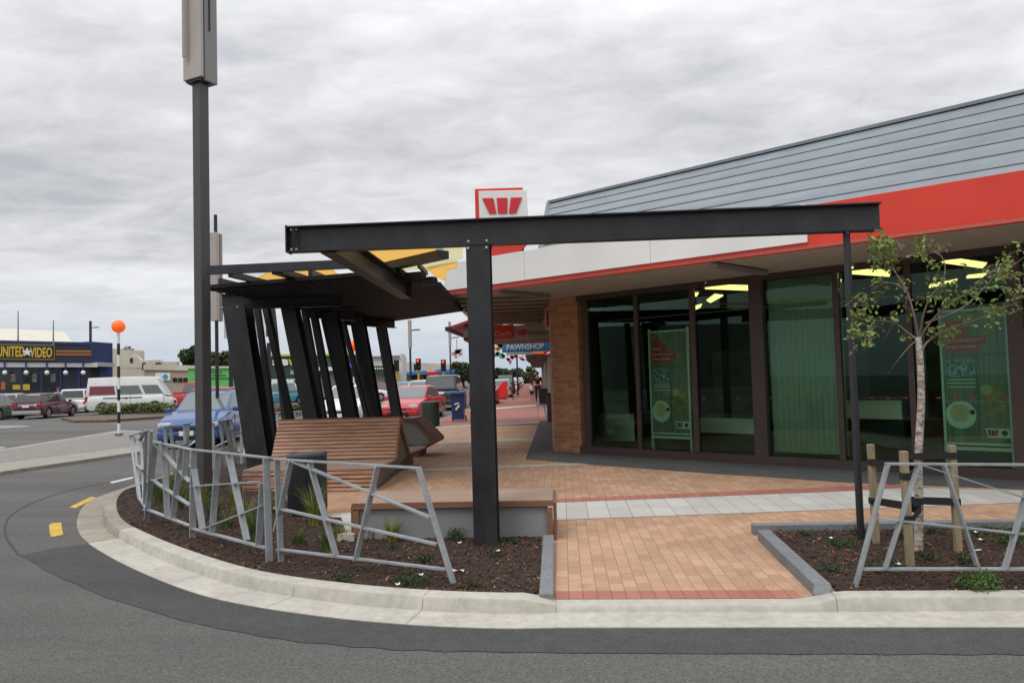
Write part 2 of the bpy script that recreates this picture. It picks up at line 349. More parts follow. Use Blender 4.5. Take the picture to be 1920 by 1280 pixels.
# ground polygon of the plaza: kerb inner edge, then right-hand side
KL0, KL1 = Z(1042, 1150, RZ+.01), Z(1920, 1148, RZ+.01)
YK = lambda x_: KL0.y + (KL1.y-KL0.y)*(x_-KL0.x)/(KL1.x-KL0.x)
FY = lambda x_: YK(x_)+.15
pz = [p for p in poly if p.y < split+.01]
near = MB().sheet([V((14, FY(14), 0))] + [V((pz[0].x+.12, FY(pz[0].x), 0))] + [p for p in pz if p.x < pz[0].x+.05] + [V((14, pz[-1].y, 0))])
struct('paving', near, orange, fixn=False)
fz = [p for p in poly if p.y >= split+.01]
struct('footpath', MB().sheet([V((14, pz[-1].y, 0)), pz[-1]] + fz + [V((30, 400, 0))]), redpave, fixn=False)
def band(name, pts, m_, h=.004): return struct(name, MB().sheet([Z(x, y, 0)+V((0, 0, h)) for x, y in pts]), m_)
# red soldier course at the crossing lip and low concrete lip
lipR = Z(1524, 1137, 0).x; lipL = Z(1036, 1139, 0).x
struct('border_strip', MB().sheet([V((lipL, FY(lipL)+.003, .004)), V((lipR, FY(lipR)+.003, .004)), V((lipR, FY(lipR)+.2, .004)), V((lipL, FY(lipL)+.2, .004))]), redborder)
# kerb to the right of the crossing
xk0 = Z(1522, 1140, 0).x; yk = YK(xk0)
xs = [xk0-.05, xk0+.05, xk0+.12, xk0+.18, xk0+.3, 1.0+xk0, 3.0, 5, 8, 14]
hs = [.0, .008, .025, .042, .05, .05, .05, .05, .05, .05]
prof = lambda h: [(0, RZ-.03), (.012, RZ+.015), (.026, max(h-.016, RZ+.03)), (.034, max(h-.005, RZ+.032)), (.05, h), (.15, h+.002), (.152, -.05)]
kr = MB().loft([[V((x_, YK(x_)+a, z_)) for a, z_ in prof(h)] for x_, h in zip(xs, hs)]); struct('kerb', kr, concrete, smooth=40)
struct('kerb', MB().loft([[V((x_, YK(x_)+a, z_)) for a, z_ in prof(.0)] for x_ in (kpts[0].x-.04, xk0-.05)]), concrete, smooth=40)
gx = kpts[0].x-.03
struct('gutter', MB().add([V((gx, YK(gx)+.02, RZ+.017)), V((14, YK(14)+.02, RZ+.017)), V((14, YK(14)-.262, RZ+.010)), V((off(-.27)[0].x-.03, off(-.27)[0].y+.003, RZ+.0105)), V((14, YK(14)-.262, RZ-.05)), V((off(-.27)[0].x-.03, off(-.27)[0].y+.003, RZ-.05))], [(0, 1, 2, 3), (3, 2, 4, 5)]), concrete)
# joints across the new gutter and kerb
jointm = mat('concrete_joint_line', (.20, .185, .155), .9)
for i in (12, 22, 32, 41, 46, 53, 60, 68, 76):
    zz = [RZ-.02, RZ+.014, .05-.020, .052, .054]; ds = (-.002, .008, .026, .050, .168)
    A = [off(d)[i]+V((0, 0, z_)) for d, z_ in zip(ds, zz)]; t_ = (off(0)[i+1]-off(0)[i]).normalized()*.004
    struct('kerb_joint', MB().strip(A, [p+t_ for p in A]), jointm)
    if i < 46: A = [off(d)[i]+V((0, 0, z_)) for d, z_ in ((-.005, RZ+.0185), (-.26, RZ+.0125))]; struct('gutter_joint', MB().strip(A, [p+t_ for p in A]), jointm)
for x_ in (1.75, 2.95, 4.1):
    A = [V((x_, YK(x_)+d, z_)) for d, z_ in zip((-.002, .008, .024, .048, .148), (RZ-.02, RZ+.014, .05-.020, .052, .054))]; struct('kerb_joint', MB().strip(A, [p+V((.004, 0, 0)) for p in A]), jointm)
# fresh asphalt patch following the gutter
ga = [p + V((0, 0, RZ+.004)) for p in off(-.24)[0:47]]
outer_px = [(1920, 1226), (1500, 1225), (1000, 1222), (700, 1214), (450, 1185), (250, 1135), (120, 1085), (38, 1040)]
outer = [Z(x, y, RZ+.004) for x, y in outer_px]
op = spline(outer, 6)
poly2 = [V((14, outer[0].y-.01, RZ+.004))] + op + [Z(100, 1028, RZ+.004)] + ga[::-1] + [V((14, YK(14)-.2, RZ+.004))]
for i, p in enumerate(poly2): p.x += .015*math.sin(i*5.1); p.y += .012*math.cos(i*3.3)
struct('asphalt_patch', MB().sheet(poly2), asphalt_new)
# sealed joint curve and painted marks
seal = mat('road_sealant', (.028, .027, .027), .7)
sc = spline([Z(x, y, RZ+.004) for x, y in [(38, 1040), (12, 1000), (20, 968), (60, 943), (110, 925), (180, 908), (245, 897), (262, 893)]], 8)
struct('road_seal', MB().strip(sc, offset(sc, .022)), seal)
yel = mat('worn_yellow_paint', (.58, .36, .05), .8, 0, .3, 25, coords='World'); wht = mat('worn_white_road_paint', (.52, .52, .50), .8, 0, .25, 20, coords='World')
def mark(pts, m_): return struct('road_marking', MB().sheet([Z(x, y, RZ+.005) for x, y in pts]), m_)
mark([(130, 950), (170, 931), (181, 932), (142, 952)], yel)
mark([(92, 984), (96, 980), (115, 979), (116, 990), (119, 1002), (96, 1006), (93, 998)], yel)
mark([(206, 903), (250, 893), (250, 896), (210, 906)], wht)
yel2 = mat('faded_white_paint', (.24, .24, .235), .8)
mark([(0, 797), (44, 797), (60, 799), (0, 803)], yel2)
mark([(0, 836), (15, 838), (25, 834), (0, 843)], yel2)
# raised median island with its kerbs
def slabpx(name, pts, z, m_, h):
    P = [Z(x, y, z) for x, y in pts]; return struct(name, MB().prism([V((p.x, p.y, RZ-.02)) for p in P], (0, 0, z-RZ+.02)), m_)
conc_isl = mat('island_concrete', (.225, .215, .195), .9, 0, .15, 30, bump=.2, coords='World', dirt=.2)
slabpx('traffic_island', [(-260, 868), (0, 842), (225, 806), (275, 808), (262, 846), (0, 884), (-260, 925)], .01, mat('island_kerb', (.30, .28, .24), .9, 0, .15, 10, coords='World', dirt=.2), .1)
struct('traffic_island', MB().sheet([Z(x, y, .014) for x, y in [(-250, 868), (0, 845), (225, 809), (270, 810), (262, 834), (0, 867), (-250, 905)]]), conc_isl)
slabpx('traffic_island', [(115, 783), (190, 778), (310, 776), (330, 771), (320, 779), (200, 787), (140, 788)], .06, mat('brown_island_kerb', (.12, .085, .06), .9, 0, .2, 8), .1)
slabpx('traffic_island', [(455, 800), (640, 775), (790, 750), (800, 752), (660, 785), (470, 812)], .06, conc_isl, .1)
# mulch beds
mulch_m = mat('bark_mulch', (.050, .027, .018), .95, 0, 0, 45, col2=(.016, .009, .006), bump=1.0, bscale=90, coords='World')
MZ = .035
inner = off(.170)
bedL_front = [p for p in inner[3:92]]
bedL = [V((p.x, p.y, 0)) for p in bedL_front]
bed_back = [Z(x, y, 0) for x, y in [(430, 838), (470, 862), (462, 905), (535, 935), (545, 975), (640, 975), (650, 1013), (1016, 1010), (1010, 1112)]]
for p in bed_back: p.z = 0
def inside(p, poly):
    c = False; n = len(poly); j = n-1
    for i in range(n):
        a, b = poly[i], poly[j]
        if (a.y > p.y) != (b.y > p.y) and p.x < (b.x-a.x)*(p.y-a.y)/(b.y-a.y)+a.x: c = not c
        j = i
    return c
while bedL[-1].y > bed_back[0].y: bedL.pop()
bedpolyL = bedL + bed_back
rk0 = [(1412, 993), (1548, 1122)]
kd0, kd1 = Z(1424, 1010, 0), Z(1542, 1131, 0)
bedpolyR = [V((xk0+.27, FY(xk0), 0)), V((kd0.x+.12, Z(1440, 1002, 0).y, 0)), V((12, Z(1440, 1002, 0).y-.02, 0)), V((12, FY(12), 0))]
def bed(poly, name):
    mb = MB(); xs_ = [p.x for p in poly]; ys_ = [p.y for p in poly]
    base = [V((p.x, p.y, MZ)) for p in poly]; mb.sheet(base); return struct(name, mb, mulch_m)
bed(bedpolyL, 'mulch_bed'); bed(bedpolyR, 'mulch_bed')
chipm = [mat('bark_chip', (.085, .042, .026), .9, 0, .5, 9), mat('pale_bark_chip', (.27, .15, .085), .9, 0, .4, 9)]
for ci, (dens, mm) in enumerate(((520, chipm[0]), (34, chipm[1]))):
    mb = MB()
    for poly in (bedpolyL, bedpolyR):
        x0, x1 = max(-7.6, min(p.x for p in poly)), min(5.2, max(p.x for p in poly)); y0, y1 = min(p.y for p in poly), min(12.5, max(p.y for p in poly))
        cnt = int((x1-x0)*(y1-y0)*dens)
        for _ in range(cnt):
            p = V((random.uniform(x0, x1), random.uniform(y0, y1), 0))
            if p.y > 8.5 and random.random() < .5: continue
            if not inside(p, poly): continue
            l = random.uniform(.012, .042)*(1 if ci == 0 else .9); w = random.uniform(.006, .014); th = .005
            mb.box((p.x, p.y, MZ+random.uniform(0, .016)), (l, w, th), M3=(Matrix.Rotation(random.uniform(0, 6.3), 3, 'Z') @ Matrix.Rotation(random.uniform(-.6, .6), 3, 'Y')))
    struct('mulch_chips', mb, mm, kind='stuff', fixn=False)
# stone edging: the right side of the left bed, the splayed edge and back edge of the right bed
def edge(name, a, b, w, z0, z1, m_=bluestone):
    mb = MB(); d = (b-a); L = d.length; d.normalize(); n = V((d.y, -d.x, 0)); k = max(1, int(round(L/.9)))
    for i in range(k):
        s0, s1 = a+d*(L*i/k+.002), a+d*(L*(i+1)/k-.002)
        def h(t): return z0[0]+(z0[1]-z0[0])*t
        t0, t1 = h(i/k), h((i+1)/k)
        q = MB().add([s0-n*w/2+V((0, 0, -.05)), s0+n*w/2+V((0, 0, -.05)), s1+n*w/2+V((0, 0, -.05)), s1-n*w/2+V((0, 0, -.05)), s0-n*w/2+V((0, 0, t0)), s0+n*w/2+V((0, 0, t0)), s1+n*w/2+V((0, 0, t1)), s1-n*w/2+V((0, 0, t1))],
                     [(0, 1, 2, 3), (4, 5, 6, 7), (0, 1, 5, 4), (1, 2, 6, 5), (2, 3, 7, 6), (3, 0, 4, 7)]).bevel(.006, 1)
        mb.add(q.v, q.f)
    return struct(name, mb, m_)
eL0, eL1 = Z(1024, 1138, 0), Z(1029, 1019, 0)
edge('stone_edging', eL0+V((0, .13, 0)), eL1, .10, (.055, .085), 0)
edge('stone_edging', Z(1420, 1012, 0)+V((.06, .0, 0)), Z(1524, 1118, 0)+V((.07, 0, 0)), .115, (.095, .085), 0)
edge('stone_edging', Z(1524, 1118, 0)+V((.07, 0, 0)), V((xk0+.13, YK(xk0)+.13, 0)), .115, (.085, .03), 0)
by = Z(1440, 1002, 0).y+.04
edge('stone_edging', V((Z(1420, 1012, 0).x+.02, by, 0)), V((12, by, 0)), .11, (.095, .095), 0)
# plaza banding: the pale flag strip, its red border, cream strips, dark pavers by the bank
band('flag_strip', [(560, 966), (1040, 942), (1560, 921.5), (1700, 914), (1920, 920), (1920, 942), (1560, 955.5), (1040, 975), (560, 998)], palet)
band('border_strip', [(740, 943), (1040, 935.5), (1560, 913.5), (1700, 907), (1700, 914.3), (1560, 922), (1040, 942.5), (740, 953)], redborder, .007)
cream = mat('cream_strip', (.44, .42, .37), .85, 0, .1, 5, coords='World')
band('flag_strip', [(765, 879), (1090, 868), (1105, 871), (765, 884.5)], cream)
band('flag_strip', [(770, 829), (1000, 820.5), (1000, 825), (770, 834)], cream)
band('flag_strip', [(790, 801), (1012, 790), (1012, 793), (790, 804)], cream)
band('flag_strip', [(880, 768), (1014, 757.5), (1014, 760), (880, 771)], cream)
band('border_strip', [(790, 796.5), (1012, 786.5), (1012, 790), (790, 801)], redborder)
band('dark_paving', [(1012, 789), (1040, 786), (1060, 830), (1100, 840), (1300, 850), (1920, 880), (1930, 918), (1700, 908.5), (1600, 905), (1300, 885), (1110, 871), (985, 861)], darkpave)
# ================================================================ BANK
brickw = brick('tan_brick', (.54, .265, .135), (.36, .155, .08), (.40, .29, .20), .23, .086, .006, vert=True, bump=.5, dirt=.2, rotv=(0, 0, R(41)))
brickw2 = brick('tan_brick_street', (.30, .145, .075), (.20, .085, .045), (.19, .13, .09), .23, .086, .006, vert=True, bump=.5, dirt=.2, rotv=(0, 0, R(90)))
frame_m = mat('brown_window_frame', (.062, .042, .036), .5, 0, .15, 6)
soffit_m = mat('beige_soffit', (.47, .42, .365), .75, 0, .08, 4)
red_m = mat('red_fascia_panel', (.70, .045, .022), .42, 0, .06, 1.2, dirt=.08)
whitep = mat('white_fascia_panel', (.80, .80, .775), .45, 0, .03, 1.2, dirt=.08)
roofm = mat('grey_roof_metal', (.205, .235, .26), .5, .1, .10, 1.6, dirt=.16, stretch=(1, 1, 3))
bank = thing('bank_building', 'single storey tan brick bank with grey metal roof, red fascia and green tinted windows', 'bank', Z(1089, 849, 0))
FP = Plane(Z(1089, 849, 0), Z(1800, 893, 0))
S_END = FP.s_of(1920, 900)+4.5
ZS = 3.12
c0 = FP.at(0, 0)
# corner pier (facade side width) and the street wall behind it
sp0 = FP.s_of(1040, 849)
pe = FP.at(sp0, 0); pr = FP.at(.02, 0)
sw = V((-.045, 1, 0)).normalized(); sw2 = V((.03, 1, 0)).normalized()
pier = MB().prism([pe, pr, pr - FP.n*.45, pe + sw*1.2], (0, 0, ZS))
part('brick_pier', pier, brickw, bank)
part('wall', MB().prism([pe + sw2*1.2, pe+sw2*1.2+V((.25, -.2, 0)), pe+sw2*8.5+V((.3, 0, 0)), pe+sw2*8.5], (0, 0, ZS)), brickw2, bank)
# frame: sill, head, mullions
fr = MB()
fr.bar(FP.at(.02, .07, -.03), FP.at(S_END, .07, -.03), .16, .14); fr.bar(FP.at(.02, ZS-.05, -.03), FP.at(S_END, ZS-.05, -.03), .12, .1)
def mull(x0, x1, y=700, dpt=.13):
    if x1-x0 < 15: dpt = .05; x0 += 1
    a, b = FP.s_of(x0, y), FP.s_of(x1, y); fr.box(FP.at((a+b)/2, (ZS-.1+.14)/2, -.03), (b-a, dpt, ZS-.242), M3=Matrix((FP.d, FP.n, V((0, 0, 1)))).transposed())
MU = [(1093, 1104), (1190, 1198), (1295, 1306), (1411, 1436), (1566, 1578), (1702, 1714), (1894, 1925)]
for a, b in MU: mull(a, b)
part('window_frame', fr, frame_m, bank)
gm = glassy('green_tinted_glass', (.75, .90, .81), .03)
gm2 = gm
for i in range(len(MU)-1):
    a, b = FP.s_of(MU[i][1], 700), FP.s_of(MU[i+1][0], 700)
    part('window_pane', MB().box(FP.at((a+b)/2, (ZS-.1+.14)/2, -.05), (b-a, .008, ZS-.24), M3=Matrix((FP.d, FP.n, V((0, 0, 1)))).transposed()), gm, bank)
a = FP.s_of(1925, 700); part('window_pane', MB().box(FP.at((a+S_END)/2, (ZS+.04)/2, -.05), (S_END-a, .008, ZS-.24), M3=Matrix((FP.d, FP.n, V((0, 0, 1)))).transposed()), gm, bank)
dcm = mat('red_window_decal', (.30, .03, .03), .6); zd = FP.hit(1480, 746, .0).z
for k in range(19):
    px = 1318+31.5*k; s_ = FP.s_of(px, 746)
    if any(a-6 < px < b+6 for a, b in MU): continue
    part('window_decal', MB().box(FP.at(s_, zd, -.042), (.055, .003, .022), M3=Matrix((FP.d, FP.n, V((0, 0, 1)))).transposed()), dcm, bank)
# interior shell
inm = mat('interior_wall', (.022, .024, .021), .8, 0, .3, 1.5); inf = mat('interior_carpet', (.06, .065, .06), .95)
D = 6.5
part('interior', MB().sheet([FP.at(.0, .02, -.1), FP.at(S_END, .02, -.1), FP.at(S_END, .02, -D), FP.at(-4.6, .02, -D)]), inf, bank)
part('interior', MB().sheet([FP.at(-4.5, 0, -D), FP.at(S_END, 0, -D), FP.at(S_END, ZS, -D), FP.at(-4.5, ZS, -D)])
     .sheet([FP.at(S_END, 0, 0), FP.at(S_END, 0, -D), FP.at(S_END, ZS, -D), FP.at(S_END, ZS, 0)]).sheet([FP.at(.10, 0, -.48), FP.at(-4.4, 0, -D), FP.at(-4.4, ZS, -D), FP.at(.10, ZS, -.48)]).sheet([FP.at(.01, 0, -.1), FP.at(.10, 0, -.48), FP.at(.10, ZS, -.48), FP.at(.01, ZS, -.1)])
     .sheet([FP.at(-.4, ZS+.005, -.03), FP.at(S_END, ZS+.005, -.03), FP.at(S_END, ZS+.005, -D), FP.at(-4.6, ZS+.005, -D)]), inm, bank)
pt = MB()
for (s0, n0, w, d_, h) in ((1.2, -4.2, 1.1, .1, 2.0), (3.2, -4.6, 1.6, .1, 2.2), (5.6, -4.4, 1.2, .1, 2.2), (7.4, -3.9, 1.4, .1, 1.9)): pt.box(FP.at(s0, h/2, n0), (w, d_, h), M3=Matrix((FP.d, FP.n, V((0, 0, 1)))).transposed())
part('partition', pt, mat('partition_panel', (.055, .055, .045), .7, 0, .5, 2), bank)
# soffit, fascia
UP = V((0, 0, 1))
FA = Z(835, 553, ZS); FB = Z(1920, 413, ZS); FL = Plane(FA, FB); FEND = FL.len+4.5
f_in = FL.at(FEND, 0)
cornerF = FL.at(0, 0)
str_end = cornerF + sw*8.0
sof = MB().prism([cornerF+V((0, 0, ZS)), FL.at(FEND, ZS), FP.at(S_END, ZS), FP.at(-.6, ZS), pe+sw*8.0+V((.1, 0, ZS)), str_end+V((0, 0, ZS))], (0, 0, .03))
part('soffit', sof, soffit_m, bank)
ZT = 3.68
s_red = FL.s_of(1515, 440)
def onL(s0, s1, z0, z1, n0, n1): return MB().prism([FL.at(s0, z0, n0), FL.at(s1, z0, n0), FL.at(s1, z1, n0), FL.at(s0, z1, n0)], FL.n*(n1-n0))
part('fascia', onL(0, FEND, ZS-.012, ZT, -.08, 0).bevel(.004, 1), red_m, bank)
wp = MB()
cuts = [0.01] + [FL.s_of(x, 500) for x in (985, 1222)] + [s_red]
cuts = sorted(cuts)
for a, b in zip(cuts[:-1], cuts[1:]):
    q = onL(a+.003, b-.003, ZS+.075, ZT+.02, .002, .03).bevel(.003, 1); wp.add(q.v, q.f)
part('fascia_panel', wp, whitep, bank)
# street side fascia
part('fascia', MB().prism([cornerF+V((0, 0, ZS-.012)), str_end+V((0, 0, ZS-.012)), str_end+V((0, 0, ZT)), cornerF+V((0, 0, ZT))], V((.08, .0, 0))), whitep, bank)
# deck above soffit, behind the fascia
part('roof_deck', MB().prism([FL.at(.1, ZT-.06, -.1), FL.at(FEND, ZT-.06, -.1), FP.at(S_END, ZT-.06, -1), FP.at(.2, ZT-.06, -1), pe+sw*8.0+V((.5, 0, ZT-.06)), str_end+V((.1, 0, ZT-.06))], (0, 0, .03)), roofm, bank)
# under-awning battens and the fluorescent batten fitting
bt = MB()
for k in range(9): a_ = cornerF+sw*(.7+k*.85); bt.bar(a_+V((.1, 0, ZS-.03)), a_+V((2.0, 0, ZS-.03)), .07, .05)
part('soffit_batten', bt, mat('dull_timber_batten', (.20, .15, .12), .8, 0, .15, 6), bank)
for pa, pb in (((1338, 497), (1436, 512)), ((938, 549), (1030, 556))):
    A_, B_ = Z(*pa, ZS-.05), Z(*pb, ZS-.05); part('awning_light', MB().bar(A_, B_, .10, .07).bevel(.01, 1), mat('grey_fitting', (.25, .24, .22), .6), bank)
# mansard roof of lapped metal panels
r_bl = FL.at(FL.s_of(985, 470)+.15, ZT-.03, -.25); r_br = FL.at(FEND+1, ZT-.03, -.25)
zt = 5.12
t_l = Z(1031, 381, zt); t_r0 = Z(1920, 175.5, zt); t_r = t_l + (t_r0-t_l)*1.6
rf = MB(); NL = 7
seam = MB()
for k in range(NL):
    a0, a1 = k/NL, (k+1)/NL
    q = [r_bl.lerp(t_l, a0), r_br.lerp(t_r, a0), r_br.lerp(t_r, a1+.01), r_bl.lerp(t_l, a1+.01)]
    nrm = (q[1]-q[0]).cross(q[3]-q[0]).normalized()
    if nrm.dot(EYEV-q[0]) < 0: nrm = -nrm
    w_ = [q[0]+nrm*.012, q[1]+nrm*.012, q[2], q[3]]
    rf.add(w_ + [p - nrm*.01 for p in q], [(0, 1, 2, 3), (0, 1, 5, 4), (3, 0, 4, 7)])
    seam.bar(q[0]+nrm*.006, q[1]+nrm*.006, .010, .014, nrm)
part('roof', rf, roofm, bank); part('roof_seam', seam, mat('roof_seam_metal', (.09, .10, .11), .6), bank)
cap = MB().bar(t_l+V((0, 0, .02)), t_r+V((0, 0, .02)), .12, .05).bar(r_bl+FL.n*.03, t_l+FL.n*.03, .05, .10, FL.n); part('roof_capping', cap, roofm, bank)
backp = [t_l, t_r, t_r - FP.n*7 + V((0, 0, .1)), t_l + sw*6+V((0, 0, .0))]; part('roof', MB().prism(backp, (0, 0, -.04)), roofm, bank)
part('wall', MB().prism([pe+sw*7.9+V((.3, 0, ZS)), r_bl+V((0, 0, -.3)), t_l+V((.1, 0, -.1)), t_l+sw*6+V((.2, 0, -.1))], (.15, .1, 0)), roofm, bank)
# vertical joints on a few panels
jm = mat('rust_stain', (.12, .10, .085), .8, 0, .4, 12); js = MB()
for px, py, l in ((1140, 372, .35), (1147, 395, .2), (1370, 345, .32), (1362, 366, .3), (1435, 298, .18), (1556, 287, .2), (1680, 233, .12), (1820, 300, .2), (1350, 312, .1), (1890, 305, .2)):
    nrm = (r_br-r_bl).cross(t_l-r_bl).normalized(); nrm = nrm if nrm.y < 0 else -nrm
    r_ = ray(px, py); p = EYEV + r_*((r_bl-EYEV).dot(nrm)/r_.dot(nrm)); u = (t_l-r_bl).normalized()
    js = MB().bar(p+nrm*.024, p+u*l+nrm*.006+nrm*.02, .018, .004, nrm)
    part('panel_joint', js, jm, bank)
# ================================================================ BANK FURNITURE AND SIGNS
logo_red = mat('logo_red', (.62, .02, .03), .4)
def wlogo(mb, c, right, upv, w, h, th):
    right = V(right).normalized(); upv = V(upv).normalized(); nn = right.cross(upv)
    P_ = lambda a, b: V(c) + right*(a*w) + upv*(b*h)
    for q in ([(-.5, .5), (-.24, .5), (-.06, -.5), (-.27, -.5)], [(-.13, .5), (.13, .5), (.13, -.5), (-.13, -.5)], [(.5, .5), (.24, .5), (.06, -.5), (.27, -.5)]):
        if abs(q[2][0]) == .13 : q = [(-.135, .5), (.135, .5), (.115, -.5), (-.115, -.5)]
        else: q = [(q[0][0], .5), (q[1][0], .5), (q[2][0]*2.0, -.5), (q[3][0], -.5)] if False else [(math.copysign(.5, q[0][0]), .5), (math.copysign(.22, q[0][0]), .5), (math.copysign(.155, q[0][0]), -.5), (math.copysign(.37, q[0][0])*.9, -.5)]
        mb.prism([P_(*t) for t in q], nn*th)
    return mb
# rooftop sign
YS = 14.9
sc_ = T(938, 420, YS)
sgn = thing('bank_sign', 'white and red double panel sign with a red striped W emblem above the bank fascia', 'sign', V((sc_.x, YS, ZS)))
a, b = T(890, 354, YS+.12), T(980, 351, YS+.12); c, d = T(983, 485, YS+.12), T(893, 490, YS+.12)
part('back_panel', MB().prism([a, b, c, d], (0, .06, 0)).bevel(.012, 1), red_m, sgn)
a, b = T(897, 358, YS), T(987, 356, YS); c, d = T(990, 408, YS), T(899, 410, YS)
c2, d2 = T(990, 412, YS), T(899, 414, YS)
part('front_panel', MB().prism([a, b, c2, d2], (0, .08, 0)).bevel(.015, 2), whitep, sgn)
lm = MB(); rgt = (b-a).normalized(); upx = (a-d2).normalized()
wlogo(lm, T(942, 386, YS)-V((0, .02, 0)), rgt, upx, (T(980, 386, YS)-T(905, 386, YS)).length, .31, -.012); part('emblem', lm, logo_red, sgn)
part('lower_panel', MB().prism([T(899, 414, YS), T(990, 412, YS), T(988, 458, YS), T(972, 474, YS), T(900, 492, YS)], (0, .08, 0)), red_m, sgn)
part('post', MB().bar(V((sc_.x-.2, YS+.2, ZS+.3)), V((sc_.x-.2, YS+.2, 4.2)), .08, .08, (0, 1, 0)), steel, sgn)
# poster stands behind the glass
pframe = mat('pale_poster_frame', (.80, .86, .82), .5); pboard = mat('grey_timber_print', (.27, .26, .20), .6, 0, .3, 3, stretch=(9, 9, .4))
cof = mat('coffee', (.75, .62, .36), .6, 0, .2, 14); plate = mat('poster_plate', (.85, .88, .85), .5); pred = mat('poster_red', (.75, .06, .05), .6); ptext = mat('poster_text', (.85, .8, .78), .6)
bun = mat('bun_print', (.42, .27, .13), .7, 0, .35, 9); jeans = mat('photo_print', (.30, .38, .42), .6, 0, .8, 22, det=2); muff = mat('cream_print', (.5, .5, .25), .6)
def poster(quad, label, full):
    n0 = -.28
    A, B, C_, D_ = [FP.hit(x, y, n0) for x, y in quad]       # tl, tr, br, bl of the panel
    base = (C_+D_)/2; base.z = 0
    t = thing('poster_stand', label, 'poster stand', base)
    ux = (B-A).normalized(); ux.z = 0; ux.normalize(); w = ((B-A).dot(ux)+(C_-D_).dot(ux))/2; z0 = (C_.z+D_.z)/2; z1 = (A.z+B.z)/2; h = z1-z0
    o = V(((A.x+D_.x)/2, (A.y+D_.y)/2, z0)); nn = FP.n
    P_ = lambda a_, b_, f=0: o + ux*(a_*w) + V((0, 0, b_*h)) + nn*f
    part('panel', MB().prism([P_(0, 0), P_(1, 0), P_(1, 1), P_(0, 1)], -nn*.02), pboard, t)
    f = MB()
    for a_, b_ in (((0, -.14), (0, 1.03)), ((1, -.14), (1, 1.03)), ((0, 0), (1, 0)), ((0, 1), (1, 1))): f.bar(P_(*a_, .012), P_(*b_, .012), .035, .035, nn)
    f.bar(P_(0, -.035, .012), P_(1, -.035, .012), .05, .05)
    f.bar(P_(0, .315, .004), P_(1, .315, .004), .006, .006, nn); part('frame', f, pframe, t)
    for a_, b_ in ((0, -.03), (1, -.03)):
        q = P_(a_, b_); part('leg', MB().bar(V((q.x, q.y, .02)), q, .035, .035, nn), pframe, t)
    part('seam', MB().bar(P_(0, .665, .008), P_(1, .665, .008), .006, .006, nn).bar(P_(.52, 0, .006), P_(.52, .66, .006), .004, .004, nn), black, t)
    r_ = MB()
    for a_, b_, y0 in ((.07, .33, .875), (.07, .42, .815), (.07, .68, .755), (.07, .58, .70)): r_.prism([P_(a_, y0-.012, .004), P_(b_, y0-.012, .004), P_(b_, y0+.05, .004), P_(a_, y0+.05, .004)], nn*.004)
    pb = part('slogan_block', r_, pred, t)
    for s_, a_, b_, y0 in (('rather', .09, .30, .823), ('spending your', .09, .65, .765), ('own money', .09, .55, .712)):
        text(s_, P_(a_, y0-.004, .009), ux, UP, h*.028, ptext, pb, width=(b_-a_)*w)
    part('picture', MB().prism([P_(.07, .50, .004), P_(.50, .50, .004), P_(.50, .63, .004), P_(.07, .63, .004)], nn*.003), jeans, t)
    tx = MB()
    for y0 in (.475, .45, .42): tx.prism([P_(.07, y0, .004), P_(.50, y0, .004), P_(.50, y0+.008, .004), P_(.07, y0+.008, .004)], nn*.003)
    part('small_print', tx, plate, t)
    def disc(cx_, cy_, rx, m_, f0, nm):
        pts = [P_(cx_, cy_, f0) + ux*(rx*w*math.cos(k*math.pi/14)) + V((0, 0, rx*w*1.02*math.sin(k*math.pi/14))) for k in range(28)]
        return part(nm, MB().prism(pts, nn*.003), m_, t)
    disc(.25, .215, .235, plate, .004, 'saucer'); disc(.24, .23, .15, cof, .008, 'coffee_cup'); disc(.43, .235, .04, black, .008, 'chocolate')
    disc(.76, .27, .17, bun, .004, 'bun'); disc(.78, .375, .14, bun, .005, 'muffin'); disc(.66, .40, .09, muff, .009, 'icing')
    part('badge', MB().prism([P_(.65, .05, .010), P_(.97, .05, .010), P_(.97, .12, .010), P_(.60, .12, .010)], nn*.003), plate, t)
    part('emblem', wlogo(MB(), P_(.72, .085, .015), ux, UP, .16*w, .045*h, .003), logo_red, t)
    pts = [P_(.89, .085, .015)+ux*(.045*w*math.cos(k*.5236))+V((0, 0, .045*w*math.sin(k*.5236))) for k in range(12)]; part('round_mark', MB().prism(pts, nn*.003), mat('dark_green_mark', (.03, .08, .05), .6), t)
    return t
poster([(1217, 622), (1288, 619), (1298, 812), (1225, 813)], 'narrow poster stand behind the bank glass near the brick pier, coffee cup picture', 0)
poster([(1762, 583), (1888, 578), (1898, 833), (1774, 831)], 'wide poster stand behind the bank glass behind the staked tree, coffee cup picture', 1)
# vertical blinds behind the wide pane
bs0, bs1 = FP.s_of(1438, 700)+.0, FP.s_of(1564, 700)+.02
bl = MB(); k = 0; s_ = bs0
while s_ < bs1: bl.box(FP.at(s_+.045, (ZS+.1)/2, -.16), (.094, .006, ZS-.3), M3=(Matrix((FP.d, FP.n, V((0, 0, 1)))).transposed() @ Matrix.Rotation(.10, 3, 'Z'))); s_ += .092
solo('vertical_blind', bl, mat('pale_blind', (.42, .44, .38), .8, 0, .05, 2), 'pale vertical slat blind closed behind the middle bank window', 'blind', smooth=None)
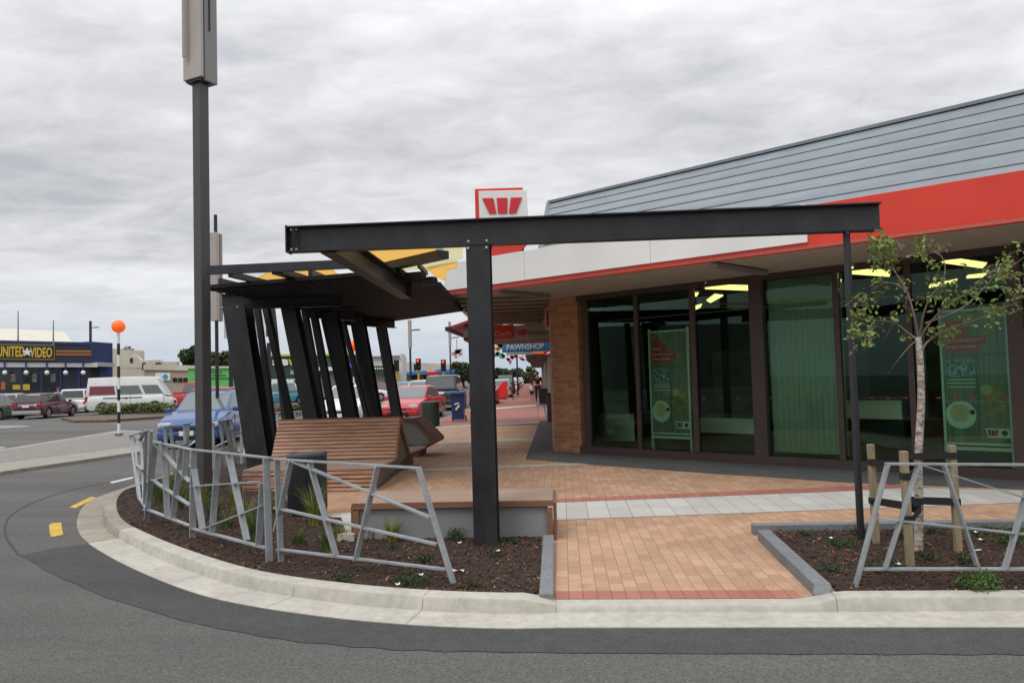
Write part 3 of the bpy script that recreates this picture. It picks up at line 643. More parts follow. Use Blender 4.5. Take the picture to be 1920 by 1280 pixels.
# counters inside
cm = mat('pale_counter', (.84, .86, .84), .5, 0, .06, 2); cd = mat('dark_counter', (.05, .05, .045), .6)
def counter(x0, x1, yt, yb, label):
    a_, b_ = FP.s_of(x0, 700), FP.s_of(x1, 700); n0 = -1.35
    za, zb_ = FP.hit((x0+x1)/2, yt, n0).z, FP.hit((x0+x1)/2, yb, n0).z
    sa, sb = FP.s_of(x0, 780, n0), FP.s_of(x1, 780, n0)
    t = thing('bank_counter', label, 'counter', FP.at((sa+sb)/2, 0, n0-.3)); Mx = Matrix((FP.d, FP.n, V((0, 0, 1)))).transposed()
    part('front_panel', MB().box(FP.at((sa+sb)/2, (za+zb_)/2, n0), (sb-sa, .04, za-zb_), M3=Mx), cm, t)
    part('worktop', MB().box(FP.at((sa+sb)/2, za+.02, n0-.28), (sb-sa+.05, .65, .035), M3=Mx).bevel(.006, 1), cd, t)
    part('plinth', MB().box(FP.at((sa+sb)/2, zb_/2, n0-.1), (sb-sa, .12, zb_), M3=Mx), cd, t)
counter(1310, 1420, 783, 812, 'pale fronted counter low inside the bank between the pier side poster and the blind')
counter(1580, 1692, 750, 785, 'pale fronted counter inside the bank behind the slender steel post')
counter(1106, 1188, 775, 825, 'dim counter inside the bank behind the pane beside the brick pier')
tube_m = mat('yellow_fluorescent', (.6, .55, .25), .5, emit=(1.0, .68, .26), es=2.1)
LT = [([(1325, 535), (1405, 537), (1405, 545), (1322, 542)], 'front'), ([(1297, 551), (1310, 550), (1306, 556), (1297, 557)], ''), ([(1325, 564), (1340, 553), (1356, 555), (1332, 568)], ''), ([(1299, 576), (1316, 571), (1313, 577), (1299, 583)], ''),
      ([(1597, 503), (1668, 509), (1668, 519), (1597, 514)], ''), ([(1565, 524), (1578, 526), (1576, 531), (1566, 531)], ''), ([(1782, 485), (1850, 495), (1842, 503), (1766, 493)], ''), ([(1745, 535), (1795, 525), (1790, 530), (1742, 540)], ''), ([(1815, 518), (1850, 514), (1845, 520), (1812, 522)], '')]
lbls = ['long ceiling light seen through the window right of the narrow poster', 'tiny ceiling light at the mullion right of the narrow poster', 'slanting ceiling light below the long one inside the bank', 'lowest ceiling light above the narrow poster mullion',
        'ceiling light inside the bank just right of the slender steel post', 'tiny ceiling light just left of the slender steel post', 'bright ceiling light inside the bank above the wide poster', 'ceiling light behind the tree leaves left of the wide poster', 'small ceiling light behind the tree branches over the wide poster']
for (q, _), lb in zip(LT, lbls):
    zz = 3.04; P_ = [Z(x, y, zz) for x, y in q]
    if min(p.y for p in P_) < 0: continue
    c_ = sum(P_, V((0, 0, 0)))/4
    P_ = [p for p in P_]
    t = thing('ceiling_light', lb, 'ceiling light', c_, 'yellow ceiling lights inside the bank')
    part('diffuser', MB().prism(P_, (0, 0, .02)), tube_m, t); part('housing', MB().prism([c_+(p-c_)*1.08+V((0, 0, .022)) for p in P_], (0, 0, .04)), white, t)
# signs hanging under the street awnings
def hang_sign(name, label, cat, quad, Y, m_, th=.08, rods=.3, group=None):
    P_ = [T(x, y, Y) for x, y in quad]; c_ = sum(P_, V((0, 0, 0)))/4; c_.z = min(p.z for p in P_)
    t = thing(name, label, cat, c_, group); part('panel', MB().prism(P_, (0, th, 0)), m_, t)
    if rods:
        r_ = MB()
        for f in (.15, .85): p = P_[0].lerp(P_[1], f)+V((0, th/2, 0)); r_.tube([p, p+V((0, 0, rods))], .015, 6)
        part('hanger', r_, steel, t)
    return t, P_
t, P_ = hang_sign('bank_hanging_sign', 'red and cream sign hanging under the bank awning, reading Cash beside a W emblem', 'hanging sign', [(900, 612), (1031, 607), (1031, 633), (900, 639)], 19, mat('cream_sign', (.45, .40, .36), .6), rods=.15)
part('red_panel', MB().prism([T(900, 611, 18.97), T(963, 608, 18.97), T(963, 634, 18.97), T(900, 637, 18.97)], (0, .02, 0)), red_m, t)
text('Cash', T(927, 630, 18.94), (1, 0, 0), UP, .12, mat('pale_pink_letter', (.7, .45, .42), .6), t, width=.42)
part('emblem', wlogo(MB(), T(978, 623, 18.94), (1, 0, 0), UP, .26, .14, .01), logo_red, t)
text('estpac', T(991, 629.5, 18.94), (1, 0, 0), UP, .12, mat('dark_letter', (.06, .05, .05), .6), t, width=.5)
blue_s = mat('blue_sign', (.03, .30, .62), .5)
t, P_ = hang_sign('pawnshop_sign', 'blue sign reading PAWNSHOP hanging across the footpath', 'hanging sign', [(942, 641), (1045, 638), (1045, 657), (942, 661)], 28, blue_s, rods=.5)
text('PAWNSHOP', T(950, 657, 27.96), (1, 0, .02), UP, .22, mat('white_letter', (.95, .95, .95), .6), t, width=1.37, bold=.02)
t, P_ = hang_sign('small_white_sign', 'thin white strip sign just under the blue pawnshop sign', 'hanging sign', [(949, 661), (1000, 659), (1000, 664), (949, 666)], 28, white, rods=0)
t, P_ = hang_sign('orange_sign', 'small orange sign below the right end of the pawnshop sign', 'hanging sign', [(997, 657), (1020, 656), (1020, 663), (997, 663)], 33, mat('orange_sign', (.7, .15, .02), .5), rods=.3)
t, P_ = hang_sign('small_red_sign', 'small dark red sign with a white slash next to the orange sign', 'hanging sign', [(1021, 655), (1040, 654), (1040, 665), (1021, 666)], 33, mat('crimson_sign', (.35, .01, .03), .5), rods=.3)
part('slash', MB().prism([T(1025, 662, 32.96), T(1034, 656, 32.96), T(1035, 659, 32.96), T(1026, 664, 32.96)], (0, .02, 0)), white, t)
t, P_ = hang_sign('wall_blade_sign', 'narrow red and white vertical sign under the bank awning beside the brick pier', 'sign', [(1021, 578), (1031, 577), (1032, 618), (1023, 620)], 17.2, white, rods=0)
part('red_panel', MB().prism([T(1024, 582, 17.17), T(1030, 582, 17.17), T(1031, 612, 17.17), T(1025, 613, 17.17)], (0, .02, 0)), red_m, t)
# ================================================================ STEEL FRAME AT THE FRONT
YF = 7.1
pb0 = Z(905, 1010, MZ-.03); 
pb0.x = T(906, 735, YF).x
fr_ = thing('steel_portal_frame', 'dark grey steel I-beam on a thick post and a slender post, spanning the foreground', 'steel frame', V((pb0.x, YF, 0)))
zt0, zt1 = 2.76, 3.00
bL, bR = T(541, 450, YF+.08), T(1649, 407, YF-.1)
bzl = T(541, 450, YF+.08).z; bzr = T(1649, 407, YF-.1).z
part('beam', MB().ibeam(bL, bR, .245, .14, tf=.012), steel, fr_)
part('end_plate', MB().bar(bL+V((-.006, 0, 0)), bL+V((.006, 0, 0)), .15, .26).bar(bL+V((.07, -.06, 0)), bL+V((.08, -.06, 0)), .02, .21), steel, fr_)
ptop = T(891, 462, YF); pbot = V((pb0.x, YF, 0)); ptop.x = pb0.x - .005
ztop = bL.z + (bR.z-bL.z)*(pb0.x-bL.x)/(bR.x-bL.x) - .125
ptop.z = ztop
part('post', MB().ibeam(pbot, ptop, .25, .215, (0, 1, 0), tf=.014, tw=.012), steel, fr_)
part('cap_plate', MB().box(ptop+V((0, 0, -.007)), (.235, .27, .012)), steel, fr_)
st = T(1587, 434, YF-.08); sb = Z(1610, 990, MZ); sx = T(1600, 710, YF-.08).x; sb.y = YF-.08
part('slender_post', MB().tube([V((sx, sb.y, 0)), V((sx, sb.y, bR.z-.12))], .031, 16), steel, fr_, smooth=40)
bolt_m = mat('zinc_bolt', (.62, .62, .62), .35, .6)
def bolt(p, d=(0, -1, 0), r=.012, parent=fr_): 
    p = V(p); d = V(d); return part('bolt', MB().tube([p, p+d*.018], r, 6), bolt_m, parent)
for dx in (-.085, .085):
    bolt(ptop+V((dx, -.11, .015)), (0, 0, 1)); bolt(ptop+V((dx, -.135, -.045)))
for dx in (.035, .085):
    for dz in (-.095, .095): bolt(bL+V((dx, -.008, dz)))
bolt(V((sx, sb.y-.03, bR.z-.115)), (0, 0, -1), .014)
# brace beam running back from the main beam
bs = T(640, 478, YF+.08); 
be = T(762, 545, 10.9); bx = -2.17
br0 = V((bx-.02, YF+.06, bL.z-.02)); br1 = V((be.x, 10.9, be.z))
part('back_beam', MB().ibeam(br0, br1, .25, .15, tf=.013), steel, fr_)
part('end_plate', MB().bar(br1-V((0, .006, 0)), br1+V((0, .006, 0)), .16, .27), steel, fr_)
# ================================================================ CANOPY WITH LEANING COLUMNS
cp = thing('slatted_canopy', 'long dark steel canopy of louvres and yellow panels on leaning columns', 'canopy', Z(600, 830, 0))
cols = [((446, 580), (493, 880), 12.3, .36, .34), ((483, 577), (512, 800), 13.0, .095, .1), ((499, 577), (548, 800), 13.0, .105, .14), ((511, 577), (524, 700), 14.5, .08, .1), ((544, 575), (590, 800), 12.6, .235, .28),
        ((571, 580), (610, 800), 14.0, .10, .14), ((588, 585), (628, 800), 14.0, .12, .14), ((606, 590), (652, 790), 14.4, .10, .12), ((622, 592), (660, 790), 14.2, .25, .28), ((642, 597), (690, 790), 15.6, .09, .12), ((671, 600), (704, 785), 16.0, .27, .28), ((715, 612), (745, 782), 17.6, .21, .24)]
for (tx_, ty_), (bx_, by_), Y, w, dp in cols:
    a_, b_ = T(tx_, ty_, Y), T(bx_, by_, Y); d_ = (b_-a_)
    k0 = (0.0 - a_.z)/d_.z; b0 = a_ + d_*k0; top_ = a_ - d_*(.06/d_.length)
    mb = MB().ibeam(b0, top_, dp, w, (0, 1, 0), tf=.016, tw=.014) if w > .15 else MB().bar(b0, top_, w, dp, (0, 1, 0)).bevel(.006, 1)
    part('column', mb, steel, cp)
b1_ = MB().ibeam(T(416, 566, 12.2), T(640, 560, 12.4), .25, .15)
part('cross_beam', b1_, steel, cp); b1p = T(416, 566, 12.2)
for dx in (.05, .3): bolt(b1p+V((dx, -.08, -.10)), parent=cp)
part('cross_beam', MB().ibeam(T(572, 585, 13.9), T(668, 592, 14.6), .2, .12), steel, cp)
part('cross_beam', MB().ibeam(T(640, 600, 15.8), T(740, 607, 17.6), .2, .12), steel, cp)
part('edge_beam', MB().bar(T(386, 507, 10.05), T(660, 495, 9.9), .08, .115), steel, cp)
ZSl = 2.97
Lf, Ln = Z(694, 606, ZSl), Z(388, 541, ZSl); Rf, Rn = Z(864, 581, ZSl), Z(800, 507, ZSl)
Lf.z = Ln.z = Rf.z = Rn.z = ZSl
NS = 54; lv = MB()
for i in range(NS):
    t_ = i/(NS-1); te = t_**.85
    a_ = Lf.lerp(Ln, te); b_ = Rf.lerp(Rn, te)
    if t_ > .72: b_ = b_.lerp(a_, (.03, .10, .0, .06)[(i//3) % 4])
    lv.bar(a_+V((0, 0, .018*(i % 2))), b_+V((0, 0, .018*(i % 2))), .128, .05)
part('louvre_slats', lv, mat('black_louvre_paint', (.011, .012, .015), .65, 0, .1, 3, spec=.25), cp)
part('purlin', MB().bar(Lf+V((.15, .1, .10)), Ln+V((.2, 0, .10)), .06, .09), steel, cp)
part('purlin', MB().bar(Lf.lerp(Rf, .5)+V((0, 0, .10)), Ln.lerp(Rn, .5)+V((0, 0, .10)), .06, .09), steel, cp)
for a_, b_, w_, h_ in (((432, 514), (505, 532), .07, .08), ((520, 508), (575, 525), .16, .08), ((690, 508), (832, 477), .16, .10), ((785, 497), (800, 512), .04, .06)): part('rafter', MB().bar(Z(*a_, 3.06), Z(*b_, 3.06), w_, h_), steel, cp)
def translucent(name, col, tr=.45):
    m_ = bpy.data.materials.new(name); m_.use_nodes = True; t = m_.node_tree; t.nodes.clear(); MATS[name] = m_
    o = t.nodes.new('ShaderNodeOutputMaterial'); d_ = t.nodes.new('ShaderNodeBsdfTranslucent'); d_.inputs[0].default_value = tuple(col)+(1,)
    p_ = t.nodes.new('ShaderNodeBsdfTransparent'); p_.inputs[0].default_value = tuple(min(1, c*1.0) for c in col)+(1,); x_ = t.nodes.new('ShaderNodeMixShader'); x_.inputs[0].default_value = tr
    t.links.new(d_.outputs[0], x_.inputs[1]); t.links.new(p_.outputs[0], x_.inputs[2]); t.links.new(x_.outputs[0], o.inputs[0]); return m_
ym = translucent('yellow_translucent_panel', (.80, .62, .31), .5); pm_ = translucent('pale_translucent_panel', (.78, .76, .58), .7); cmn = translucent('clear_roof_panel', (.80, .86, .86), .9); bm_ = translucent('blue_grey_panel', (.42, .55, .58), .6)
def rp(pts, m_, z=3.14): part('roof_panel', MB().prism([Z(x, y, z) for x, y in pts], (0, 0, .012)), m_, cp)
rp([(678, 478), (716, 466), (730, 440), (822, 436), (817, 477), (700, 503)], ym)
rp([(818, 436), (832, 436), (832, 474), (818, 477)], bm_)
rp([(833, 436), (868, 434), (868, 484), (800, 503), (722, 512), (700, 505), (833, 477)], pm_)
rp([(800, 503), (858, 491), (858, 502), (838, 508), (836, 528), (815, 518)], ym, 3.11)
rp([(424, 512), (500, 511), (462, 524), (440, 524)], cmn)
rp([(503, 511), (524, 510), (540, 523), (474, 525)], ym)
rp([(556, 509), (622, 506), (640, 520), (580, 522)], ym)
# ================================================================ LIGHT POLES AND BEACONS
PB = Z(383, 930, MZ); pY = PB.y
lp = thing('light_pole', 'tall square dark grey light pole in the mulch bed, beige lamp box on top', 'light pole', V((PB.x, pY, 0)))
LMx = Matrix.Rotation(R(-24), 3, 'Z')
lz = T(367, 155, pY).z
part('post', MB().box((PB.x, pY, (lz+.1)/2), (.155, .155, lz+.1), M3=LMx).bevel(.012, 2), mat('pole_grey_paint', (.062, .062, .064), .42, 0, .08, 3), lp)
beige = mat('beige_lamp_casing', (.42, .375, .335), .5, .1, .06, 2)
hb = V((PB.x-.02, pY-.02, 0))
part('lamp_housing', MB().box(hb+V((-.02, -.10, lz+1.6)), (.36, .05, 3.2), M3=LMx).bevel(.006, 1), beige, lp)
part('housing_back', MB().box(hb+LMx @ V((.0, .08, 0))+V((0, 0, lz+1.58)), (.34, .22, 3.2), M3=LMx).bevel(.006, 1), mat('grey_lamp_casing', (.24, .235, .225), .5), lp)
part('housing_base', MB().box(hb+V((0, 0, lz+.02)), (.26, .2, .10), M3=LMx), steel, lp)
part('mesh_panel', MB().box(hb+V((-.13, -.145, lz+1.25)), (.06, .012, 1.9), M3=LMx), mat('perforated_panel', (.33, .29, .255), .6, 0, .2, 60), lp)
part('slot', MB().box(hb+LMx @ V((.178, .05, 0))+V((0, 0, lz+.95)), (.012, .02, .5), M3=LMx), black, lp)
def small_pole(px, pt, pb_, Y, housing, arm, label, wpx=7, gid='tall grey street light poles'):
    a_, b_ = T(px[0], pt, Y), T(px[1], pb_, Y); s = Y/F; b_.z = 0
    t = thing('street_lamp', label, 'street lamp', b_, gid)
    part('post', MB().tube([V((b_.x, b_.y, 0)), V((b_.x, b_.y, a_.z))], wpx*s/2, 8), steel, t, smooth=40)
    if housing:
        z1, z0 = T(px[0], housing[0], Y).z, T(px[0], housing[1], Y).z
        part('lamp_housing', MB().box((b_.x, Y-.1, (z0+z1)/2), (housing[2]*s, .2, z1-z0)).bevel(.01, 1), beige, t)
        part('housing_back', MB().box((b_.x+.02, Y+.1, (z0+z1)/2), (housing[2]*s*.9, .15, z1-z0)), mat('grey_lamp_casing', (.24, .235, .225), .5), t)
    if arm:
        q = T(px[0], arm[0], Y); part('arm', MB().tube([V((b_.x, Y, q.z)), V((b_.x+arm[1]*s, Y, q.z+.05))], .04, 6).box((b_.x+arm[1]*s, Y, q.z+.05), (.5, .2, .08)), steel, t)
    return t
small_pole((402, 408), 403, 790, 21, (438, 602, 14), None, 'light pole with a long beige lamp box standing behind the tall foreground pole', 7)
small_pole((768, 771), 600, 745, 55, (600, 652, 5), (620, 13), 'thin light pole rising right of the last leaning column', 4)
small_pole((843, 846), 603, 740, 70, (603, 650, 4), (634, 12), 'thin light pole just left of the thick front post', 3)
small_pole((166, 170), 602, 742, 75, None, (615, 12), 'dark street lamp rising above the right end of the blue video store', 5)
small_pole((958, 962), 690, 745, 52, None, None, 'thin post on the footpath kerb behind the red post box', 2, None)
small_pole((970, 971), 660, 736, 62, None, None, 'dark post on the footpath kerb under the hanging decorations', 3, None)
for px_, pt_, lb in ((34, 583, 'thin mast on the video store roof above the word UNITED'), (100, 600, 'thin mast on the video store roof above the word VIDEO')):
    Y = 62; a_, b_ = T(px_, pt_, Y), T(px_, 640, Y); solo('roof_mast', MB().tube([V((a_.x, Y, b_.z-.3)), V((a_.x, Y, a_.z))], [.07, .04], 6), mat('mast_grey', (.2, .2, .2), .6), lb, 'mast', 'masts on the video store roof')
orange_g = mat('orange_globe', (.95, .13, .01), .35, emit=(1, .13, .01), es=.35)
def beacon(px, yb, Y, label, globe_y, rr):
    b_ = T(px, yb, Y); b_.z = .06; g_ = T(px-3, globe_y, Y); s = Y/F
    t = thing('crossing_beacon', label, 'crossing beacon', b_, 'black and white crossing beacons')
    z1 = g_.z-rr*s*.9; n = 9
    for par, m_ in ((0, white), (1, black)):
        for k in range(n):
            if k % 2 == par: part('pole_band', MB().tube([V((b_.x, b_.y, b_.z+(z1-b_.z)*k/n)), V((b_.x, b_.y, b_.z+(z1-b_.z)*(k+1)/n))], .045, 12), m_, t, smooth=40)
    part('globe', MB().sphere(V((b_.x, b_.y, g_.z)), rr*s, 24, 16), orange_g, t, smooth=60)
    part('base_plate', MB().tube([V((b_.x, b_.y, .05)), V((b_.x, b_.y, .09))], .13, 14), steel, t)
beacon(223, 822, 23.7, 'striped beacon pole with an orange globe standing on the traffic island', 612, 12.5)
beacon(664, 740, 40, 'orange beacon globe mostly hidden behind the leaning canopy columns', 648, 11)
# ================================================================ FENCES
def fence(name_label, base_px, posts, rails, group='galvanised angled railing panels', zb=MZ, wpost=.036, dep=.062):
    a_, b_ = Z(*base_px[0], zb), Z(*base_px[1], zb); pl = Plane(a_, b_)
    t = thing('railing_panel', name_label, 'railing', V((a_.x, a_.y, 0)), group)
    for q in posts:
        (x0, y0), (x1, y1) = q[:2]; w = q[2] if len(q) > 2 else wpost
        A, B = pl.hit(x0, y0), pl.hit(x1, y1)
        if B.z < MZ+.05: B = A + (B-A)*((A.z-MZ+.05)/(A.z-B.z))
        part('post', MB().bar(A, B, dep, w*.42, pl.d).bevel(.002, 1), galv, t)
    rm = MB()
    for (x0, y0), (x1, y1), hh in rails:
        A, B = pl.hit(x0, y0), pl.hit(x1, y1); rm.bar(A, B, .045, hh)
    part('rail', rm, galv, t); return t
fence('railing panel of the curved fence in front of the near black bin and bench', [(518, 1052), (852, 1094)],
      [((519, 861), (527, 1052), .036), ((546, 863), (517, 995)), ((581, 868), (630, 1040)), ((708, 874), (667, 1050)), ((784, 875), (850, 1092))],
      [((513, 860), (786, 877), .014), ((548, 864), (808, 970), .014), ((515, 951), (820, 1020), .014), ((520, 1029), (838, 1067), .014)])
fence('railing panel of the curved fence in front of the tall pole base', [(360, 1008), (505, 1054)],
      [((363, 845), (361, 1006), .05), ((364, 879), (380, 992)), ((409, 851), (398, 996)), ((429, 852), (463, 1012)), ((493, 905), (485, 1020)), ((499, 859), (505, 1052), .045)],
      [((358, 842), (505, 858), .014), ((358, 911), (492, 902), .012), ((384, 990), (494, 947), .012), ((360, 990), (500, 1027), .014)])
fence('railing panel left of the tall pole with two parallel sloping bars', [(275, 974), (358, 1002)],
      [((291, 829), (275, 972), .055), ((307, 829), (314, 968)), ((342, 838), (324, 970)), ((350, 842), (346, 900), .03)],
      [((283, 827), (363, 843), .014), ((291, 831), (356, 903), .014), ((281, 896), (357, 947), .014), ((278, 955), (356, 985), .014)])
fence('leftmost railing panel, seen almost end on where the kerb curves back', [(259, 928), (277, 973)],
      [((244, 818), (259, 928), .06), ((252, 822), (262, 930)), ((264, 812), (270, 950)), ((274, 810), (270, 955)), ((284, 806), (276, 972), .09)],
      [((243, 817), (284, 805), .014), ((246, 818), (264, 826), .014), ((262, 826), (275, 805), .014), ((253, 868), (268, 880), .014), ((259, 930), (277, 955), .014)], dep=.03)
fence('low railing panel in front of the blue car, left of the tall pole', [(318, 905), (368, 893)],
      [((309, 798), (315, 900)), ((320, 798), (330, 900)), ((347, 794), (347, 896)), ((353, 794), (345, 896))],
      [((305, 800), (357, 793), .014), ((312, 840), (357, 830), .014), ((352, 838), (366, 826), .012)])
fence('railing panel right of the tall pole, beside the thickest leaning column', [(405, 880), (458, 868)],
      [((399, 792), (401, 878)), ((412, 790), (424, 872)), ((421, 786), (441, 868), .10), ((432, 786), (446, 868)), ((453, 784), (453, 866), .05)],
      [((396, 790), (456, 783), .014), ((402, 838), (427, 826), .012), ((430, 805), (456, 810), .012)])
fence('right hand railing panel in front of the staked tree', [(1605, 1098), (2120, 1100)],
      [((1664, 871), (1604, 1098), .045), ((1722, 871), (1659, 1066)), ((1770, 871), (1832, 1060)), ((1938, 876), (1884, 1066)), ((2010, 874), (2040, 1066))],
      [((1660, 869), (2120, 872), .014), ((1724, 870), (1990, 955), .009), ((1640, 971), (2060, 1015), .009), ((1616, 1066), (2110, 1066), .014)])
fence('far low white railing beyond the slatted bench, seen between the leaning columns', [(516, 797), (612, 790)],
      [((520, 772), (520, 797), .08), ((536, 775), (528, 797), .08), ((552, 775), (546, 797), .08), ((566, 773), (570, 797), .08), ((590, 772), (590, 795), .08), ((600, 772), (604, 795), .08)],
      [((516, 773), (606, 770), .05), ((518, 790), (540, 774), .05), ((575, 785), (604, 772), .05)], 'far white railings', 0)
# ================================================================ TIMBER SEATS
def wood(name, c1, c2, st): return mat(name, c1, .6, 0, 0, 4, col2=c2, bump=.1, stretch=st, dirt=.12)
wd = wood('reddish_hardwood', (.29, .145, .085), (.18, .085, .05), (.5, 14, 14))
wtop = wood('weathered_hardwood', (.40, .29, .22), (.28, .19, .14), (.6, 14, 14))
wpale = mat('grey_bench_panel', (.27, .275, .28), .6, 0, .05, 2, dirt=.1)
# front bench
f0, f1 = Z(663, 1010, .0), Z(1040, 1022, .0)
yfb = (f0.y+f1.y)/2; yfb = 7.33; ztp = .38; yback = 8.15
xl, xr = T(663, 960, yfb).x, T(1037, 960, yfb).x
bn = thing('platform_bench', 'low backless bench with weathered timber top and grey front panel behind the thick post', 'bench', V(((xl+xr)/2, yfb, 0)))
tp = MB(); nsl = 9
for k in range(nsl):
    y0 = yfb+(yback-yfb)*k/nsl; y1 = yfb+(yback-yfb)*(k+1)/nsl-.007
    q = MB().box(((xl+xr)/2, (y0+y1)/2, ztp-.02), (xr-xl, y1-y0, .04)).bevel(.004, 1); tp.add(q.v, q.f)
part('seat', tp, wtop, bn)
part('front_rail', MB().box(((xl+xr)/2, yfb-.018, ztp-.028), (xr-xl+.02, .03, .055)).box((xl+.03, yfb-.018, ztp/2-.04), (.055, .03, ztp-.06)).box((xr-.03, yfb-.018, ztp/2-.05), (.055, .03, ztp-.04)), wd, bn)
ep = MB()
for s_ in (xl-.014, xr+.014):
    for k in range(9):
        y0 = yfb+(yback-yfb)*k/9; ep.box((s_, y0+.045, ztp/2-.02), (.025, .09, ztp-.02))
part('end_panel', ep, wd, bn)
part('front_panel', MB().box(((xl+xr)/2, yfb+.02, ztp/2-.05), (xr-xl-.1, .03, ztp-.03)), wpale, bn)
part('plinth', MB().prism([V((xl-.14, yfb-.08, .0)), V((xl+.02, yfb-.08, 0)), V((xl+.02, yfb+.3, 0)), V((xl-.0, yfb+.3, 0))], (0, 0, .10)), concrete, bn)
# double sided slatted lounge
y0_, y1_ = 10.75, 14.0; zs_ = .31; yr = 12.38; zr = .93
xa = T(455, 905, y0_).x; xb = T(706, 905, y0_).x; xra, xrb = T(524, 795, yr).x, T(750, 787, yr).x
xba, xbb = T(508, 868, 11.9).x, T(743, 868, 11.9).x
ls = thing('slatted_lounge', 'large double sided timber slat lounge seat with a raised ridge back', 'bench', V(((xa+xb)/2, y0_, 0)))
def slats(m_, name, a0, a1, b0, b1, n, th=.035, gap=.012):     # boards from line a (a0..a1) up to line b
    mb = MB(); A0, A1, B0, B1 = V(a0), V(a1), V(b0), V(b1); 
    for k in range(n):
        u0, u1 = k/n, (k+1)/n; p0, p1 = A0.lerp(B0, (u0+u1)/2), A1.lerp(B1, (u0+u1)/2); d_ = (B0-A0); h = d_.length/n-gap
        q = MB().bar(p0, p1, th, h, d_).bevel(.004, 1); mb.add(q.v, q.f)
    return part(name, mb, m_, ls)
slw = wood('slat_hardwood', (.55, .33, .215), (.33, .165, .105), (.7, 20, 3.5))
slats(slw, 'front_slats', (xa, y0_, 0), (xb, y0_, 0), (xa, y0_, zs_-.02), (xb, y0_, zs_-.02), 5, gap=.016)
slats(wtop, 'seat', (xa, y0_+.0, zs_), (xb, y0_, zs_), (xba, 11.9, zs_), (xbb, 11.9, zs_), 11, gap=.01)
slats(slw, 'backrest', (xba, 11.9, zs_+.02), (xbb, 11.9, zs_+.02), (xra, yr-.03, zr), (xrb, yr-.03, zr), 11, gap=.014)
slats(slw, 'backrest', (xba, 12.9, zs_+.02), (xbb, 12.9, zs_+.02), (xra, yr+.03, zr), (xrb, yr+.03, zr), 9, gap=.014)
slats(wtop, 'seat', (xba, 12.9, zs_), (xbb, 12.9, zs_), (xba, y1_, zs_), (xbb+.1, y1_, zs_), 9)
gs = mat('dark_grey_end_panel', (.12, .11, .10), .7, 0, .08, 3)
xe = T(768, 872, y1_-.2).x
part('end_panel', MB().prism([V((xb-.03, y0_+.03, 0)), V((xb-.03, y0_+.03, zs_-.03)), V((xbb-.03, 11.85, zs_-.03)), V((xrb-.04, yr, zr-.04)), V((xbb-.03, 12.95, zs_-.03)), V((xe-.03, y1_, zs_-.03)), V((xe-.03, y1_, 0))], (-.03, 0, 0)), gs, ls)
part('end_frame', MB().bar(V((xbb, 11.88, zs_)), V((xrb, yr, zr)), .03, .07, (0, 0, 1)).bar(V((xbb, 12.92, zs_)), V((xrb, yr, zr)), .03, .07, (0, 0, 1)).bar(V((xra, yr, zr+.01)), V((xrb, yr, zr+.01)), .09, .03), wd, ls)
part('end_slats', (lambda mb: [mb.bar(V((xe+.02, 13.1, .05+.062*k)), V((xe+.02, y1_, .05+.062*k)), .03, .045) for k in range(5)] and mb)(MB()), wd, ls)
# tilted timber lounger beyond
Yh = 15.2
hp = [(752, 787), (776, 787), (816, 828), (790, 842), (755, 832)]
P_ = [T(x, y, Yh) for x, y in hp]; hx = thing('cantilever_lounger', 'timber framed angular lounger with a grey side, tilted up beyond the slatted seat', 'bench', V((P_[3].x-.3, Yh, 0)))
sh = V((0, 1.1, 0))
fm = MB()
for i in range(5):
    a_, b_ = P_[i], P_[(i+1) % 5]
    if i == 4: continue
    c_ = sum(P_, V((0, 0, 0)))/5; ins = .10
    A2, B2 = a_.lerp(c_, ins*1.6), b_.lerp(c_, ins*1.6); fm.prism([a_, b_, B2, A2], (0, .07, 0))
part('frame', fm, wd, hx)
part('side_panel', MB().prism([p.lerp(sum(P_, V((0, 0, 0)))/5, .05)+V((0, .05, 0)) for p in P_], (0, .02, 0)), wpale, hx)
sl = MB()
for i in (0, 1, 2):
    a_, b_ = P_[i], P_[i+1]; sl.prism([a_+V((0, .07, 0)), b_+V((0, .07, 0)), b_+sh, a_+sh], (b_-a_).cross(V((0, 1, 0))).normalized()*.03)
part('deck', sl, wd, hx)
part('base', MB().prism([V((P_[0].x-.5, Yh+.15, 0)), V((P_[4].x+.30, Yh+.15, 0)), V((P_[3].x-.05, Yh+.15, P_[3].z+.03)), V((P_[0].x-.5, Yh+.15, P_[4].z))], (0, .8, 0)), gs, hx)
